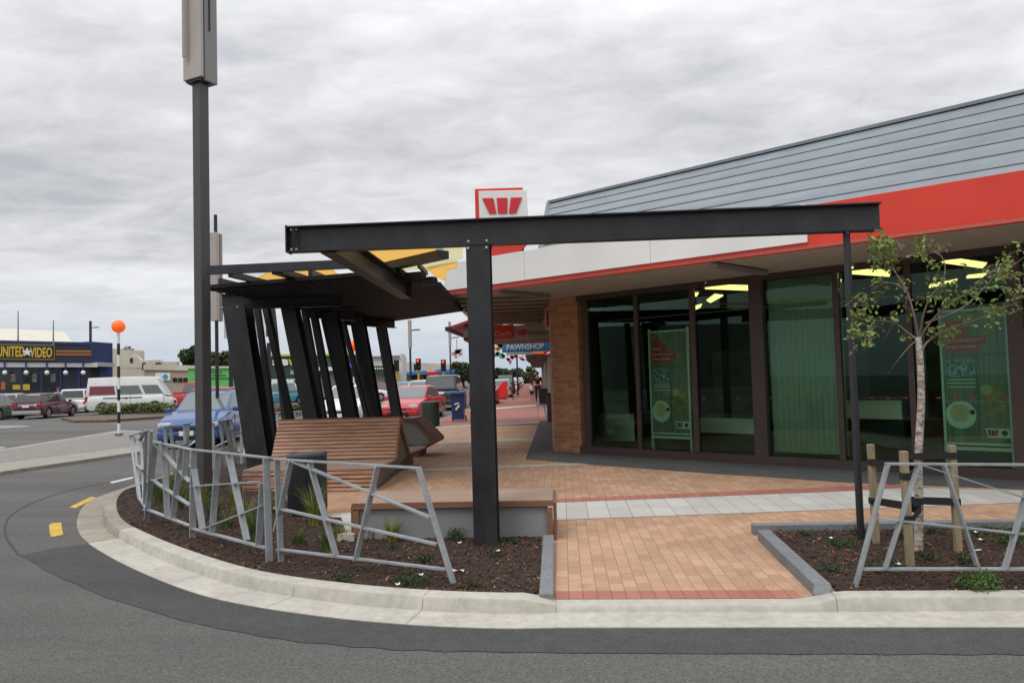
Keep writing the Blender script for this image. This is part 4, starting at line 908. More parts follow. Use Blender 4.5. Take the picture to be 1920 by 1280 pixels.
# ================================================================ BINS
def cyl_bin(px, yb, wpx, ytl, ytr, z0, label, m_, group=None, ell=.8):
    b_ = Z(px, yb, z0); Y = b_.y; r_ = wpx*Y/F/2; b_ = T(px, yb, Y+r_*ell); c_ = V((b_.x, Y+r_*ell, z0)); zl, zr_ = T(px-wpx/2, ytl, c_.y).z, T(px+wpx/2, ytr, c_.y).z
    t = thing('litter_bin', label, 'litter bin', c_, group); n = 36
    def ring(rr, zf, dz=0): return [c_+V((rr*math.cos(2*math.pi*k/n), rr*ell*math.sin(2*math.pi*k/n), (zf(math.cos(2*math.pi*k/n)) if callable(zf) else zf)+dz-z0)) for k in range(n)]
    tz = lambda c: (zl+zr_)/2+(zr_-zl)/2*c
    mb = MB().loft([ring(r_*.97, z0+.02), ring(r_*.97, z0+.06), ring(r_, z0+.07), ring(r_, tz, -.035)], closed=True); part('body', mb, m_, t, smooth=35)
    mb = MB().loft([ring(r_, tz, -.035), ring(r_*1.03, tz, -.03), ring(r_*1.03, tz, 0), ring(r_*.98, tz, .006), ring(r_*.75, tz, -.01), ring(r_*.72, tz, -.12)], closed=True); mb.add(ring(r_*.72, tz, -.12), [tuple(range(n))]); part('rim', mb, mat('bin_rim_grey', (.09, .095, .10), .4), t, smooth=35)
    for k in range(3):
        a_ = -1.1-.5*k
        part('rivet', MB().sphere(c_+V((r_*math.cos(a_), r_*ell*math.sin(a_), tz(math.cos(a_))-z0-.10)), .008, 6, 4), bolt_m, t)
    part('foot', MB().tube([c_+V((0, 0, -.05)), c_+V((0, 0, .03))], r_*.8, 20), black, t); return t
binm = mat('black_bin_paint', (.022, .025, .030), .45, 0, .15, 5, dirt=.3)
cyl_bin(577, 968, 77, 852, 846, MZ, 'oval black litter bin with a slanted grey top in the mulch bed by the railing', binm)
cyl_bin(808, 800, 34, 753, 752, 0, 'round dark green black litter bin in front of the red car', mat('dark_green_bin', (.015, .028, .022), .5))
# blue wheelie bin
wb = Z(858, 790, 0); Yb = wb.y; s_ = Yb/F
t = thing('recycling_bin', 'blue wheeled bin with a white mark on its side next to the thick front post', 'wheelie bin', wb)
xw = 12.5*s_; hh = 1.02
part('body', MB().loft([[wb+V((a_*xw*k, b_*xw*k+.25, z_)) for a_, b_ in ((-1, -1), (1, -1), (1, 1), (-1, 1))] for z_, k in ((.06, .85), (hh-.05, 1.04))], closed=True).sheet([wb+V((a_*xw*.85, b_*xw*.85+.25, .06)) for a_, b_ in ((-1, -1), (1, -1), (1, 1), (-1, 1))]).bevel(.02, 2), mat('blue_bin_plastic', (.018, .045, .15), .45, 0, .1, 5), t)
part('lid', MB().box(wb+V((0, .22, hh)), (xw*2.3, xw*2.4, .10)).bevel(.035, 2), mat('blue_bin_lid', (.03, .09, .26), .4), t)
for sgn_ in (-1, 1): part('wheel', MB().tube([wb+V((sgn_*xw*.95, .48, .10)), wb+V((sgn_*xw*1.1, .48, .10))], .1, 14), rubber, t)
part('mark', MB().bar(wb+V((-.06, -.005, .42)), wb+V((.08, -.01, .58)), .01, .07, (0, 0, 1)).bar(wb+V((-.10, -.01, .62)), wb+V((.07, -.012, .66)), .01, .05, (0, 0, 1)), white, t)
# red post box, planter bins by the pier, display table
pbx = Z(942, 749, 0); s_ = pbx.y/F
t = thing('red_post_box', 'bright red sloping topped post box on the far footpath', 'post box', pbx)
part('body', MB().prism([pbx+V((-9*s_, 0, .12)), pbx+V((9*s_, 0, .12)), pbx+V((9*s_, 0, 1.25)), pbx+V((2*s_, 0, 1.22)), pbx+V((-8*s_, 0, .85))], (0, .5, 0)).bevel(.03, 2), mat('post_box_red', (.75, .02, .01), .35), t)
part('base', MB().box(pbx+V((0, .25, .06)), (14*s_, .42, .12)), mat('brown_base', (.2, .13, .07), .8), t)
gb = Z(1031, 790, 0); s_ = gb.y/F
t = thing('bin_enclosure', 'grey brown square bin enclosure standing by the brick pier', 'bin', gb)
gbm = mat('grey_brown_cladding', (.10, .095, .085), .8, 0, .15, 6)
part('body', MB().box(gb+V((.05, .25, .48)), (15*s_, .5, .9)).bevel(.02, 1), gbm, t); part('lid', MB().box(gb+V((.05, .25, .95)), (17*s_, .55, .05)).bevel(.01, 1), steel, t)
dt = Z(1014, 783, 0); s_ = dt.y/F
t = thing('display_board', 'dark folding display board on white and blue legs left of the bin enclosure', 'display board', dt)
part('board', MB().box(dt+V((.12, .2, .78)), (16*s_, .06, .62)).bevel(.01, 1), mat('dark_board', (.03, .035, .04), .6, 0, .3, 9), t)
part('leg', MB().bar(dt+V((-.10, .2, .0)), dt+V((-.13, .2, .5)), .05, .05, (0, 1, 0)), white, t); part('leg', MB().bar(dt+V((.20, .2, .02)), dt+V((.12, .2, .5)), .05, .05, (0, 1, 0)), mat('pale_blue_leg', (.3, .55, .65), .5), t)
part('crossbar', MB().bar(dt+V((-.14, .17, .47)), dt+V((.2, .17, .47)), .04, .06), mat('pale_blue_leg', (.3, .55, .65), .5), t)
# ================================================================ PLANTS
def leafmat(name, c, c2): 
    m_ = mat(name, c, .6, 0, 0, 3.5, col2=c2, coords='Object'); return m_
gyel = leafmat('yellow_green_grass', (.26, .25, .045), (.10, .14, .025)); ggreen = leafmat('green_grass', (.10, .16, .03), (.05, .10, .02))
shrubm = leafmat('dark_shrub_leaf', (.045, .10, .022), (.018, .045, .012)); shrubl = leafmat('bright_shrub_leaf', (.09, .17, .03), (.035, .08, .015))
flowm = mat('white_petal', (.75, .75, .70), .6)
def tuft(px, py, h, n, m_, label, spread=.5, z=MZ, w=.006, grp='grass tufts in the mulch bed'):
    b_ = Z(px, py, z); mb = MB()
    for _ in range(n):
        a_ = random.uniform(0, 6.283); r0 = random.random()**.7*.06; L = h*random.uniform(.5, 1.05); ln = random.uniform(.1, spread)*(.5+random.random())
        p0 = b_+V((math.cos(a_)*r0, math.sin(a_)*r0, -.01)); dirv = V((math.cos(a_), math.sin(a_), 0)); sd_ = V((-dirv.y, dirv.x, 0)); sd_ = (sd_+dirv*random.uniform(-.8, .8)).normalized()*w
        pts = []
        for k in range(5):
            u = k/4; pts.append(p0 + dirv*(ln*L*u*u) + V((0, 0, L*(u-.28*ln*u*u))))
        A = [p-sd_*(1-i/4.2) for i, p in enumerate(pts)]; B = [p+sd_*(1-i/4.2) for i, p in enumerate(pts)]; mb.strip(A, B)
    o = part('foliage', mb, m_, loc=b_, fixn=False); o.name = 'grass_tuft'; return tag(o, label, 'grass tuft', grp)
tuft(590, 985, .50, 110, gyel, 'tall yellowish grass tuft in front of the near black bin', .55)
tuft(615, 1030, .28, 90, ggreen, 'green grass tuft at the foot of the railing right of the near bin', .6)
tuft(735, 1015, .30, 95, gyel, 'low wide yellow green grass tuft in front of the platform bench', .8)
tuft(460, 985, .42, 90, gyel, 'yellow green tuft between the sloping posts right of the tall pole', .5)
tuft(475, 1010, .36, 90, ggreen, 'green tuft behind the railing joint, left of the near bin', .5)
tuft(400, 975, .36, 80, ggreen, 'green tuft right at the foot of the tall pole', .5)
tuft(335, 955, .38, 80, ggreen, 'green tuft left of the tall pole between two railing posts', .5)
tuft(300, 945, .40, 90, ggreen, 'leftmost green grass tuft in the curved bed', .5)
tuft(440, 955, .42, 70, gyel, 'upright yellow tuft behind the railing right of the tall pole', .4)
tuft(320, 915, .35, 60, gyel, 'small yellowish tuft beyond the left railing posts', .5)
for px, py, h_, m_, lb in ((380, 945, .34, gyel, 'yellowish tuft just behind the tall pole foot'), (425, 990, .22, ggreen, 'low green tuft in front of the tall pole foot'), (505, 960, .30, gyel, 'yellow tuft between the railing joint and the near bin'), (350, 935, .34, gyel, 'yellow tuft left of the tall pole, behind the sloping bars'),
        (290, 925, .30, ggreen, 'small green tuft at the far left of the bed'), (640, 1012, .20, gyel, 'small tuft between the near bin and the platform bench'), (700, 1008, .18, ggreen, 'small green tuft left of the wide yellow tuft'), (560, 1020, .20, ggreen, 'low green tuft left of the tall yellow tuft')):
    tuft(px, py, h_, 60, m_, lb, .55)
def shrub(px, py, w, h, n, m_, label, flowers=(), z=MZ, leaf=.018, grp='small shrubs in the mulch beds', name='low_shrub'):
    b_ = Z(px, py, z); mb = MB(); cl = [(random.uniform(-.5, .5)*w, random.uniform(-.4, .4)*w, random.uniform(.4, .9)*h) for _ in range(9)]
    for _ in range(n):
        c_ = random.choice(cl); p = b_+V((c_[0]+random.gauss(0, w*.13), c_[1]+random.gauss(0, w*.13), max(.004, c_[2]*random.uniform(.2, 1)+random.gauss(0, h*.12))))
        d_ = V((random.uniform(-1, 1), random.uniform(-1, 1), random.uniform(-.1, 1))).normalized(); s_ = d_.cross(V((random.uniform(-1, 1), random.uniform(-1, 1), .3))).normalized()
        l = leaf*random.uniform(.7, 1.4); mb.add([p, p+d_*l*.5+s_*l*.28, p+d_*l, p+d_*l*.5-s_*l*.28], [(0, 1, 2, 3)])
    t = thing(name, label, 'shrub', b_, grp); part('foliage', mb, m_, t, fixn=False)
    st_ = MB()
    for c_ in cl: st_.tube([b_, b_+V(c_)*.9], [.004, .002], 5)
    part('stem', st_, mat('twig_brown', (.07, .045, .03), .8), t)
    for fx, fy in flowers:
        p = Z(fx, fy, z+h*.95); f = MB()
        for k in range(5):
            a_ = k*1.2566; d_ = V((math.cos(a_), math.sin(a_)-.3, .45)).normalized(); s_ = d_.cross(UP).normalized(); f.add([p, p+d_*.012+s_*.010, p+d_*.026, p+d_*.012-s_*.010], [(0, 1, 2, 3)])
        part('flower', f, flowm, t, fixn=False)
    return t
SH = [(640, 1088, .16, .06, 260, shrubm, 'small dark shrub near the kerb left of the last railing post', ()), (768, 1095, .22, .09, 480, shrubm, 'rounded dark shrub with two white flowers beside the kerb, left of the leaning railing end', ((746, 1096), (790, 1078))),
      (792, 1054, .16, .07, 240, shrubm, 'shrub just behind the bottom rail near the railing end', ()), (858, 1012, .20, .10, 420, shrubm, 'shrub with a white flower left of the thick post foot', ((862, 1018),)), (870, 1000, .14, .10, 260, shrubm, 'shrub touching the left side of the thick post foot', ()),
      (928, 1042, .12, .05, 180, shrubm, 'little shrub with a white flower right of the thick post foot', ((934, 1033),)), (962, 1018, .12, .05, 150, shrubm, 'tiny shrub near the stone edging behind the thick post', ()), (890, 1098, .16, .07, 200, leafmat('reddish_shrub_leaf', (.10, .09, .03), (.05, .05, .015)), 'reddish green sparse shrub near the kerb right of the railing end', ()),
      (738, 1030, .10, .05, 120, shrubm, 'tiny shrub below the wide yellow tuft', ()), (1578, 1022, .20, .08, 420, shrubm, 'shrub with a white flower at the left of the right hand bed', ((1558, 1009),)), (1515, 1003, .14, .04, 150, shrubm, 'low sprig at the back left corner of the right hand bed', ()), (1612, 1003, .14, .06, 180, shrubm, 'shrub at the foot of the slender steel post', ()),
      (1557, 1070, .15, .06, 240, shrubm, 'small shrub on bare mulch left of the right railing', ()), (1665, 1072, .22, .09, 420, shrubm, 'shrub with white flowers under the bottom rail of the right railing', ((1685, 1058), (1686, 1068))), (1740, 1052, .16, .07, 220, shrubm, 'shrub in front of the tree trunk foot', ()), (1700, 1010, .18, .10, 260, shrubm, 'shrub left of the tree trunk behind the stakes', ()), (1748, 1000, .18, .09, 220, shrubm, 'shrub right of the tree trunk at the back edging', ()),
      (1812, 1055, .18, .10, 300, shrubm, 'shrub at the foot of the right leaning railing bar', ()), (1838, 1005, .2, .10, 300, shrubm, 'shrub with two white flowers at the back of the right bed', ((1829, 998), (1838, 1012))), (1905, 1020, .26, .17, 700, shrubl, 'bushy green shrub at the right edge behind the railing', ())]
for a in SH: shrub(*a[:7], flowers=a[7])
shrub(1838, 1108, .19, .14, 900, shrubl, 'bright upright leafy shrub in front of the right railing, nearest the kerb', leaf=.022, name='leafy_shrub')
# litter: crumpled white paper
def paper(px, py, w, label):
    p = Z(px, py, MZ+.02); mb = MB(); pts = []
    for i in range(4):
        for j in range(3): pts.append(p+V(((i/3-.5)*w, (j/2-.5)*w*.45, random.uniform(0, .022))))
    mb.add(pts, [(i*3+j, (i+1)*3+j, (i+1)*3+j+1, i*3+j+1) for i in range(3) for j in range(2)]); return solo('paper_scrap', mb, white, label, 'litter')
paper(858, 1070, .10, 'crumpled white paper lying at the end of the railing bottom rail'); paper(1832, 1032, .08, 'white scrap of paper on the mulch right of the tree stakes')
# ================================================================ YOUNG TREE WITH STAKES
bark = mat('speckled_bark', (.60, .55, .47), .85, 0, 0, 16, col2=(.14, .10, .08), bump=.6, bscale=60, stretch=(1, 1, 2.2), det=3); twm = mat('branch_bark', (.17, .12, .09), .8, 0, .2, 10)
leafA = leafmat('tree_leaf', (.24, .33, .065), (.11, .19, .035)); leafB = leafmat('olive_tree_leaf', (.22, .19, .045), (.09, .09, .02))
tb = Z(1722, 1037, MZ-.02); YT = tb.y
tree = thing('young_tree', 'young sparse leaved tree with pale speckled trunk tied between timber stakes', 'tree', V((tb.x, YT, 0)))
tr = [tb, T(1723, 950, YT), T(1722, 860, YT), T(1727, 760, YT+.02), T(1726, 690, YT), T(1722, 632, YT)]
part('trunk', MB().tube(spline(tr, 5), [.036-.012*i/25 for i in range(26)], 14), bark, tree, smooth=60)
B_ = [([(1724, 640), (1700, 622), (1675, 604), (1640, 600), (1605, 588)], .0, .5), ([(1722, 632), (1714, 590), (1700, 545), (1680, 512), (1662, 470), (1650, 455)], .25, -.2), ([(1724, 634), (1748, 600), (1780, 570), (1820, 545), (1850, 515), (1895, 500), (1925, 478)], -.4, .1),
      ([(1728, 660), (1740, 640), (1775, 618), (1830, 600), (1880, 577), (1906, 568)], .3, .4), ([(1724, 628), (1738, 570), (1770, 520), (1765, 480), (1728, 455)], -.2, -.3), ([(1716, 640), (1700, 655), (1680, 680), (1664, 702)], .1, -.5), ([(1735, 606), (1800, 580), (1845, 540), (1878, 500), (1893, 478)], .1, .35),
      ([(1700, 545), (1670, 530), (1640, 540), (1630, 552)], .3, 0), ([(1850, 515), (1870, 505), (1905, 520), (1918, 545)], -.3, .2), ([(1675, 604), (1668, 620), (1655, 640)], .3, 0), ([(1640, 600), (1625, 622), (1606, 632)], -.3, 0), ([(1680, 512), (1668, 500), (1640, 480)], .2, 0), ([(1765, 480), (1740, 470), (1700, 480), (1670, 502)], .15, 0), ([(1780, 570), (1768, 545), (1765, 520)], -.1, 0), ([(1662, 470), (1655, 460), (1640, 465)], 0, 0)]
brm = MB(); tips = []
for pts, dy, dy2 in B_:
    n = len(pts); P_ = spline([T(x, y, YT+(dy*i/(n-1))+dy2*.3*math.sin(i)) for i, (x, y) in enumerate(pts)], 4); r0 = .0095 if n > 4 else .0055
    brm.tube(P_, [r0*(1-.75*i/(len(P_)-1)) for i in range(len(P_))], 7); 
    if dy2 != -.5: tips += [(p, i/len(P_)) for i, p in enumerate(P_)]
lf = [MB(), MB()]
def leaf(mb, p, l):
    d_ = V((random.uniform(-1, 1), random.uniform(-1, 1), random.uniform(-.9, .6))).normalized(); s_ = d_.cross(V((random.uniform(-1, 1), random.uniform(-1, 1), .3))).normalized(); u = d_.cross(s_)
    mb.add([p, p+d_*l*.35+s_*l*.26, p+d_*l*.75+s_*l*.18+u*l*.08, p+d_*l, p+d_*l*.75-s_*l*.18+u*l*.08, p+d_*l*.35-s_*l*.26], [(0, 1, 2, 3), (0, 3, 4, 5)])
for p, u in tips:
    if u < .22: continue
    dens = .40+1.9*noise.noise(p*6.0) + u*.45
    for _ in range(int(max(0, dens-.2)*3.4+random.random()*.9)):
        q = p+V((random.gauss(0, .05), random.gauss(0, .055), random.gauss(0, .05)))
        if random.random() < .6: brm.tube([p, q], [.003, .0015], 4)
        for _k in range(random.choice((3, 5, 8))): leaf(lf[random.random() < .3], q+V((random.gauss(0, .022), random.gauss(0, .022), random.gauss(0, .022))), random.uniform(.030, .056))
part('branches', brm, twm, tree, smooth=60)
part('foliage', lf[0], leafA, tree, fixn=False); part('foliage', lf[1], leafB, tree, fixn=False)
stakem = mat('treated_pine', (.36, .29, .17), .8, 0, 0, 7, col2=(.24, .19, .12), stretch=(12, 12, .8), bump=.2, dirt=.1); blk = mat('black_tie_webbing', (.015, .014, .015), .7)
STK = [((1643, 1018), (1645, 832), 'left square timber stake beside the young tree'), ((1707, 1062), (1701, 845), 'middle timber stake, nearest the camera, in front of the young tree'), ((1797, 1034), (1793, 834), 'right square timber stake beside the young tree')]
sp_ = []
for (b0x, b0y), (t0x, t0y), lb in STK:
    b_ = Z(b0x, b0y, MZ); tt = T(t0x, t0y, b_.y); sp_.append((b_, tt))
    mb = MB().bar(V((b_.x, b_.y, 0)), V((b_.x-.008, b_.y, tt.z)), .052, .052, (0, 1, 0)).bevel(.004, 1); solo('timber_stake', mb, stakem, lb, 'stake', 'timber stakes holding the young tree')
def tie(si, py, label):
    b_, tt = sp_[si]; p = T(0, 0, 1); k = [0, 1, 2][si]; px_ = STK[si][1][0]; z_ = T(px_, py, b_.y).z; A = V((b_.x-.005, b_.y, z_)); zt_ = z_+random.uniform(-.02, .01); C_ = V((tb.x, YT, zt_))
    mb = MB(); d_ = (C_-A); d_.z = 0; d_.normalize(); nn = V((-d_.y, d_.x, 0))
    mb.bar(A+nn*.035, C_+nn*.035, .004, .05); mb.bar(A-nn*.035, C_-nn*.035, .004, .05)
    mb.box(A, (.064, .064, .052)); mb.tube([C_-V((0, 0, .026)), C_+V((0, 0, .026))], .044, 12, cap=False)
    solo('tree_tie', mb, blk, label, 'tree tie', 'black webbing ties on the young tree')
tie(0, 865, 'upper black tie from the left stake to the tree'); tie(0, 938, 'lower black tie from the left stake to the tree'); tie(2, 853, 'upper black tie from the right stake to the tree'); tie(2, 940, 'lower black tie from the right stake to the tree'); tie(1, 892, 'upper short black tie at the middle stake'); tie(1, 972, 'lower short black tie at the middle stake')
# ================================================================ VEHICLES
def paint(name, c, r_=.28, metal=.0): 
    m_ = mat(name, c, r_, metal, .03, 2); m_.node_tree.nodes['Principled BSDF'].inputs['Coat Weight'].default_value = .6; return m_
KINDS = {  # deck profile (u, z/H), glasshouse base rear/front, roof rear/front (u), belt fraction, roof half width factor, windows per side
 'hatch': ([(0, .52), (.03, .62), (.10, .635), (.68, .645), (.80, .60), (.95, .52), (1, .42)], .03, .72, .12, .50, .63, .80, [(.02, .30), (.33, .62), (.65, .97)]),
 'wagon': ([(0, .52), (.02, .62), (.10, .635), (.70, .635), (.82, .59), (.96, .51), (1, .40)], .015, .72, .07, .54, .62, .80, [(.02, .30), (.33, .62), (.65, .97)]),
 'sedan': ([(0, .50), (.03, .62), (.18, .655), (.70, .635), (.82, .59), (.96, .51), (1, .40)], .14, .73, .30, .54, .62, .78, [(.10, .45), (.48, .95)]),
 'suv': ([(0, .50), (.02, .58), (.10, .60), (.72, .60), (.84, .57), (.97, .50), (1, .38)], .01, .75, .05, .60, .585, .84, [(.02, .28), (.31, .62), (.65, .97)]),
 'van': ([(0, .35), (.015, .48), (.10, .485), (.88, .485), (.955, .42), (.99, .35), (1, .25)], .0, .955, .025, .80, .475, .84, [(.04, .36), (.385, .69), (.73, .95)]),
 'ute': ([(0, .48), (.02, .56), (.33, .565), (.70, .60), (.84, .57), (.97, .50), (1, .38)], .36, .74, .39, .60, .585, .84, [(.05, .45), (.5, .96)])}
PBOX = {}
def car(label, cat, px, Y, hd, L, W, H, pm, kind, group=None, name='parked_car', x=None, glass=None, low=None, pane_over=None, plate=True, scale_roof=1, drl=False):
    deck, xr0, xf0, xr1, xf1, belt, rf_, wins = KINDS[kind]
    X = T(px, 720, Y).x if x is None else x
    root = thing(name, label, cat, (X, Y, RZ), group); root.rotation_euler.z = hd; LOCAL.append(root)
    wr = .305 if kind not in ('suv', 'van', 'ute') else .35; uw = (.175, .815) if kind != 'van' else (.20, .80); gc = .20 if kind not in ('suv', 'ute', 'van') else .27
    us = sorted(set([i/36 for i in range(37)] + [u+d/L for u in uw for d in (-.40, -.37, -.33, -.27, -.18, -.08, 0, .08, .18, .27, .33, .37, .40)]))
    us = [u for u in us if 0 <= u <= 1]
    def dz(u):
        for (a0, z0), (a1, z1) in zip(deck[:-1], deck[1:]):
            if a0 <= u <= a1:
                return H*(z0+(z1-z0)*(u-a0)/(a1-a0))
        return H*deck[-1][1]
    rings = []
    for u in us:
        e_ = abs(2*u-1); hw = W/2*(1-.10*max(0, (e_-.6)/.4)**2.2 - .06*max(0, (e_-.93)/.07)**2)
        x_ = (u-.5)*L; zb = gc + .10*max(0, (e_-.92)/.08)
        for uwh in uw:
            dd = abs(x_-(uwh-.5)*L); RR = wr+.055
            if dd < RR: zb = max(zb, wr*.98+math.sqrt(RR*RR-dd*dd)-.01)
        z_ = dz(u); zm = max(zb+.02, .28*H+.1); zs2 = max(zm+.02, z_-.10)
        half = [(0, gc+.02), (hw*.72, gc+.02), (hw*.73, zb), (hw*.97, zb), (hw, zb+.03), (hw*1.0, max(zm, zb+.04)), (hw*.985, max(zs2, zb+.06)), (hw*.93, max(z_-.015, zb+.08)), (hw*.86, max(z_, zb+.085)), (hw*.45, z_+.015*(u > xf0)), (0, z_+.022*(u > xf0))]
        xe_ = x_ + (0)
        rings.append([V((xe_, -a_, b_)) for a_, b_ in half[::-1]] + [V((xe_, a_, b_)) for a_, b_ in half[1:]])
    mb = MB().loft(rings); n = len(rings[0]); 
    for ring, sg in ((rings[0], -1), (rings[-1], 1)):
        c_ = V((ring[0].x+sg*.04, 0, (gc+dz(0 if sg < 0 else 1))/2)); inn_ = [p.lerp(c_, .12)+V((sg*.05, 0, 0)) for p in ring]
        mb.add(ring+inn_, [(i, i+1, n+i+1, n+i) for i in range(n-1)]+[tuple(range(n, 2*n))])
    part('body', mb, pm, root, smooth=38)
    zb_ = H*belt-.01; zr_ = H; wb_, wt_ = W/2*.90, W/2*rf_*.92
    xs0, xs1, xt0, xt1 = (xr0-.5)*L, (xf0-.5)*L, (xr1-.5)*L, (xf1-.5)*L
    base = [V((xs0, -wb_, zb_)), V((xs1, -wb_*.95, zb_)), V((xs1, wb_*.95, zb_)), V((xs0, wb_, zb_))]; topc = [V((xt0, -wt_, zr_-.035)), V((xt1, -wt_, zr_-.03)), V((xt1, wt_, zr_-.03)), V((xt0, wt_, zr_-.035))]
    xm = (xt0+xt1)/2
    cb = MB().add(base+topc+[V((xm, -wt_, zr_)), V((xm, wt_, zr_))], [(0, 1, 2, 3), (0, 1, 5, 8, 4), (2, 3, 7, 9, 6), (1, 2, 6, 5), (3, 0, 4, 7), (4, 8, 9, 7), (8, 5, 6, 9)]).bevel(.045, 2, 14)
    part('roof', cb, pm, root, smooth=50)
    gl = glass or glass_dark
    def pane(A, B, C_, D_, u0, u1, v0, v1, nm, m_=None, lift=.008):
        def q(u, v): return A.lerp(B, u).lerp(D_.lerp(C_, u), v)
        P_ = [q(u0, v0), q(u1, v0), q(u1, v1), q(u0, v1)]; nr = (P_[1]-P_[0]).cross(P_[3]-P_[0]).normalized(); ce = sum(P_, V((0, 0, 0)))/4
        if nr.dot(ce-V((xm, 0, zb_))) < 0: nr = -nr
        o_ = MB().prism([p - nr*.02 for p in P_], nr*(.02+lift)); return part(nm, o_, m_ or gl, root)
    pane(base[1], base[2], topc[2], topc[1], .05, .95, .10, .90, 'windscreen'); pane(base[0], base[3], topc[3], topc[0], .07, .93, .12, .86, 'rear_window')
    for sgn_ in (-1, 1):
        A, B, C_, D_ = (base[0], base[1], topc[1], topc[0]) if sgn_ < 0 else (base[3], base[2], topc[2], topc[3])
        for wi, (u0, u1) in enumerate(wins): pane(A, B, C_, D_, u0, u1, .10, .84 if kind != 'van' else .56, 'side_window', (pane_over if pane_over and wi == 0 else None))
        mx_ = xs1-.12; part('mirror', MB().box((mx_, sgn_*(W/2+.06), zb_+.06), (.10, .17, .12)).bevel(.025, 2), pm if kind != 'wagon' else black, root)
        hx = L/2-.06; part('headlight', MB().box((hx-.035, sgn_*W*.345, dz(.97)-.075 if kind != 'van' else .72), (.17, W*.2, .12)).bevel(.03, 2), lamp_clear, root)
        part('tail_light', MB().box((-L/2+.02, sgn_*W*.385, H*.53 if kind not in ('van', 'suv') else H*.42), (.12, W*.15, .17 if kind != 'van' else .3)).bevel(.02, 2), red_lamp, root)
        part('door_seam', MB().box(((xs0*.35+xs1*.65)-.35*L*.3, sgn_*(W/2-.0), H*.40), (.012, .012, H*.32)).box((xs1-.25, sgn_*(W/2-.002), H*.40), (.012, .012, H*.32)), black, root)
        part('door_handle', MB().box(((xs0+xs1)/2-.05, sgn_*(W/2+.005), zb_-.12), (.16, .03, .03)), black, root)
        for u in uw:
            wv = V(((u-.5)*L, sgn_*(W/2-.11), wr)); wt = MB().tube([wv-V((0, .10*sgn_*1, 0)), wv-V((0, -.07*sgn_, 0)), wv-V((0, -.085*sgn_, 0))], [wr, wr, wr*.93], 22); wh = part('wheel', wt, rubber, root, smooth=35)
            rm_ = MB().tube([wv+V((0, .078*sgn_, 0)), wv+V((0, .092*sgn_, 0))], wr*.63, 16)
            part('rim', rm_, mat('alloy_rim', (.32, .33, .34), .35, .6), wh)
    part('grille', MB().box((L/2+.035, 0, dz(.99)-.13 if kind != 'van' else .66), (.05, W*.42, .10 if kind != 'van' else .16)).bevel(.01, 1), black, root)
    part('front_bumper', MB().box((L/2+.01, 0, gc+.14), (.16, W*.88, .20)).bevel(.05, 2), low or pm, root); part('rear_bumper', MB().box((-L/2-.01, 0, gc+.17), (.16, W*.90, .22)).bevel(.05, 2), low or pm, root)
    part('air_intake', MB().box((L/2+.085, 0, gc+.10), (.03, W*.5, .09)), black, root)
    if plate:
        part('number_plate', MB().box((L/2+.10, 0, gc+.20), (.015, .36, .12)), white, root); part('number_plate', MB().box((-L/2-.075, 0, H*.50 if kind != 'van' else .55), (.06, .36, .12)), white, root)
    if kind == 'ute':
        tb_ = MB()
        for sgn_ in (-1, 1): tb_.box(((xs0-L/2)/2, sgn_*(W/2-.05), H*.60), (abs(xs0+L/2), .07, .12))
        tb_.box((-L/2+.05, 0, H*.60), (.07, W*.9, .12)); part('tray_side', tb_, pm, root)
    return root
P_blue = paint('blue_car_paint', (.014, .075, .26)); P_red = paint('red_car_paint', (.50, .035, .045)); P_wh = paint('white_car_paint', (.74, .75, .74)); P_mar = paint('maroon_car_paint', (.075, .012, .022)); P_sil = paint('silver_car_paint', (.38, .40, .40), .3, .3)
P_grn = paint('dark_green_car_paint', (.02, .035, .03)); P_dk = paint('dark_grey_car_paint', (.035, .038, .042)); P_teal = paint('teal_car_paint', (.03, .20, .26)); P_gb = paint('grey_blue_car_paint', (.13, .17, .22), .3, .3)
HD = lambda dx, dy: math.atan2(dy, dx)
g1 = 'cars parked in the left car park'
b_ = car('bright blue hatchback facing the camera behind the tall pole', 'car', 394, 21.2, HD(.16, -1), 4.0, 1.68, 1.43, P_blue, 'hatch', None, glass=glass_pale)
car('maroon wagon with silver bumper seen from behind, parked before the video store', 'car', 88, 43, HD(-.14, 1), 4.3, 1.68, 1.44, P_mar, 'wagon', g1, low=P_sil)
car('silver wagon with tail toward the camera, left of the maroon wagon', 'car', 26, 46.5, HD(-.42, 1), 4.4, 1.7, 1.46, P_sil, 'wagon', g1)
car('dark green car cut by the left edge of the picture', 'car', -12, 42, HD(-.35, 1), 4.4, 1.7, 1.42, P_grn, 'sedan', g1)
car('white suv seen from behind between the maroon wagon and the van', 'car', 150, 51, HD(-.38, 1), 4.3, 1.74, 1.62, P_wh, 'suv', g1)
vred = mat('red_curtain_glass', (.20, .045, .06), .12)
van = car('white high roof van with a red curtained side window behind the shrub island', 'van', 248, 46.5, HD(.95, .30), 4.9, 1.75, 2.28, P_wh, 'van', None, 'parked_van', glass=glass_pale, low=mat('grey_bumper', (.13, .12, .12), .6), pane_over=vred)
part('side_stripe', MB().box((-.35, -.885, 1.0), (2.2, .012, .05)), steel, van)
car('red pickup truck side on, half hidden behind the tall pole', 'pickup truck', 368, 52, HD(1, .05), 4.8, 1.75, 1.85, paint('bright_red_truck_paint', (.48, .02, .03)), 'ute', None, 'parked_pickup', glass=glass_pale)
car('silver car with a big window row behind the blue hatchback', 'car', 428, 47, HD(1, .02), 4.6, 1.74, 1.5, P_red, 'wagon', None, glass=glass_pale)
car('teal and cream pickup seen side on between the thin leaning columns', 'pickup truck', 532, 55, HD(-1, .0), 4.9, 1.78, 1.65, P_teal, 'ute', None, 'parked_pickup', glass=glass_pale)
car('white van behind the teal pickup, in front of the dark green shop', 'van', 520, 62, HD(1, .05), 4.7, 1.75, 1.95, P_wh, 'van', None, 'parked_van')
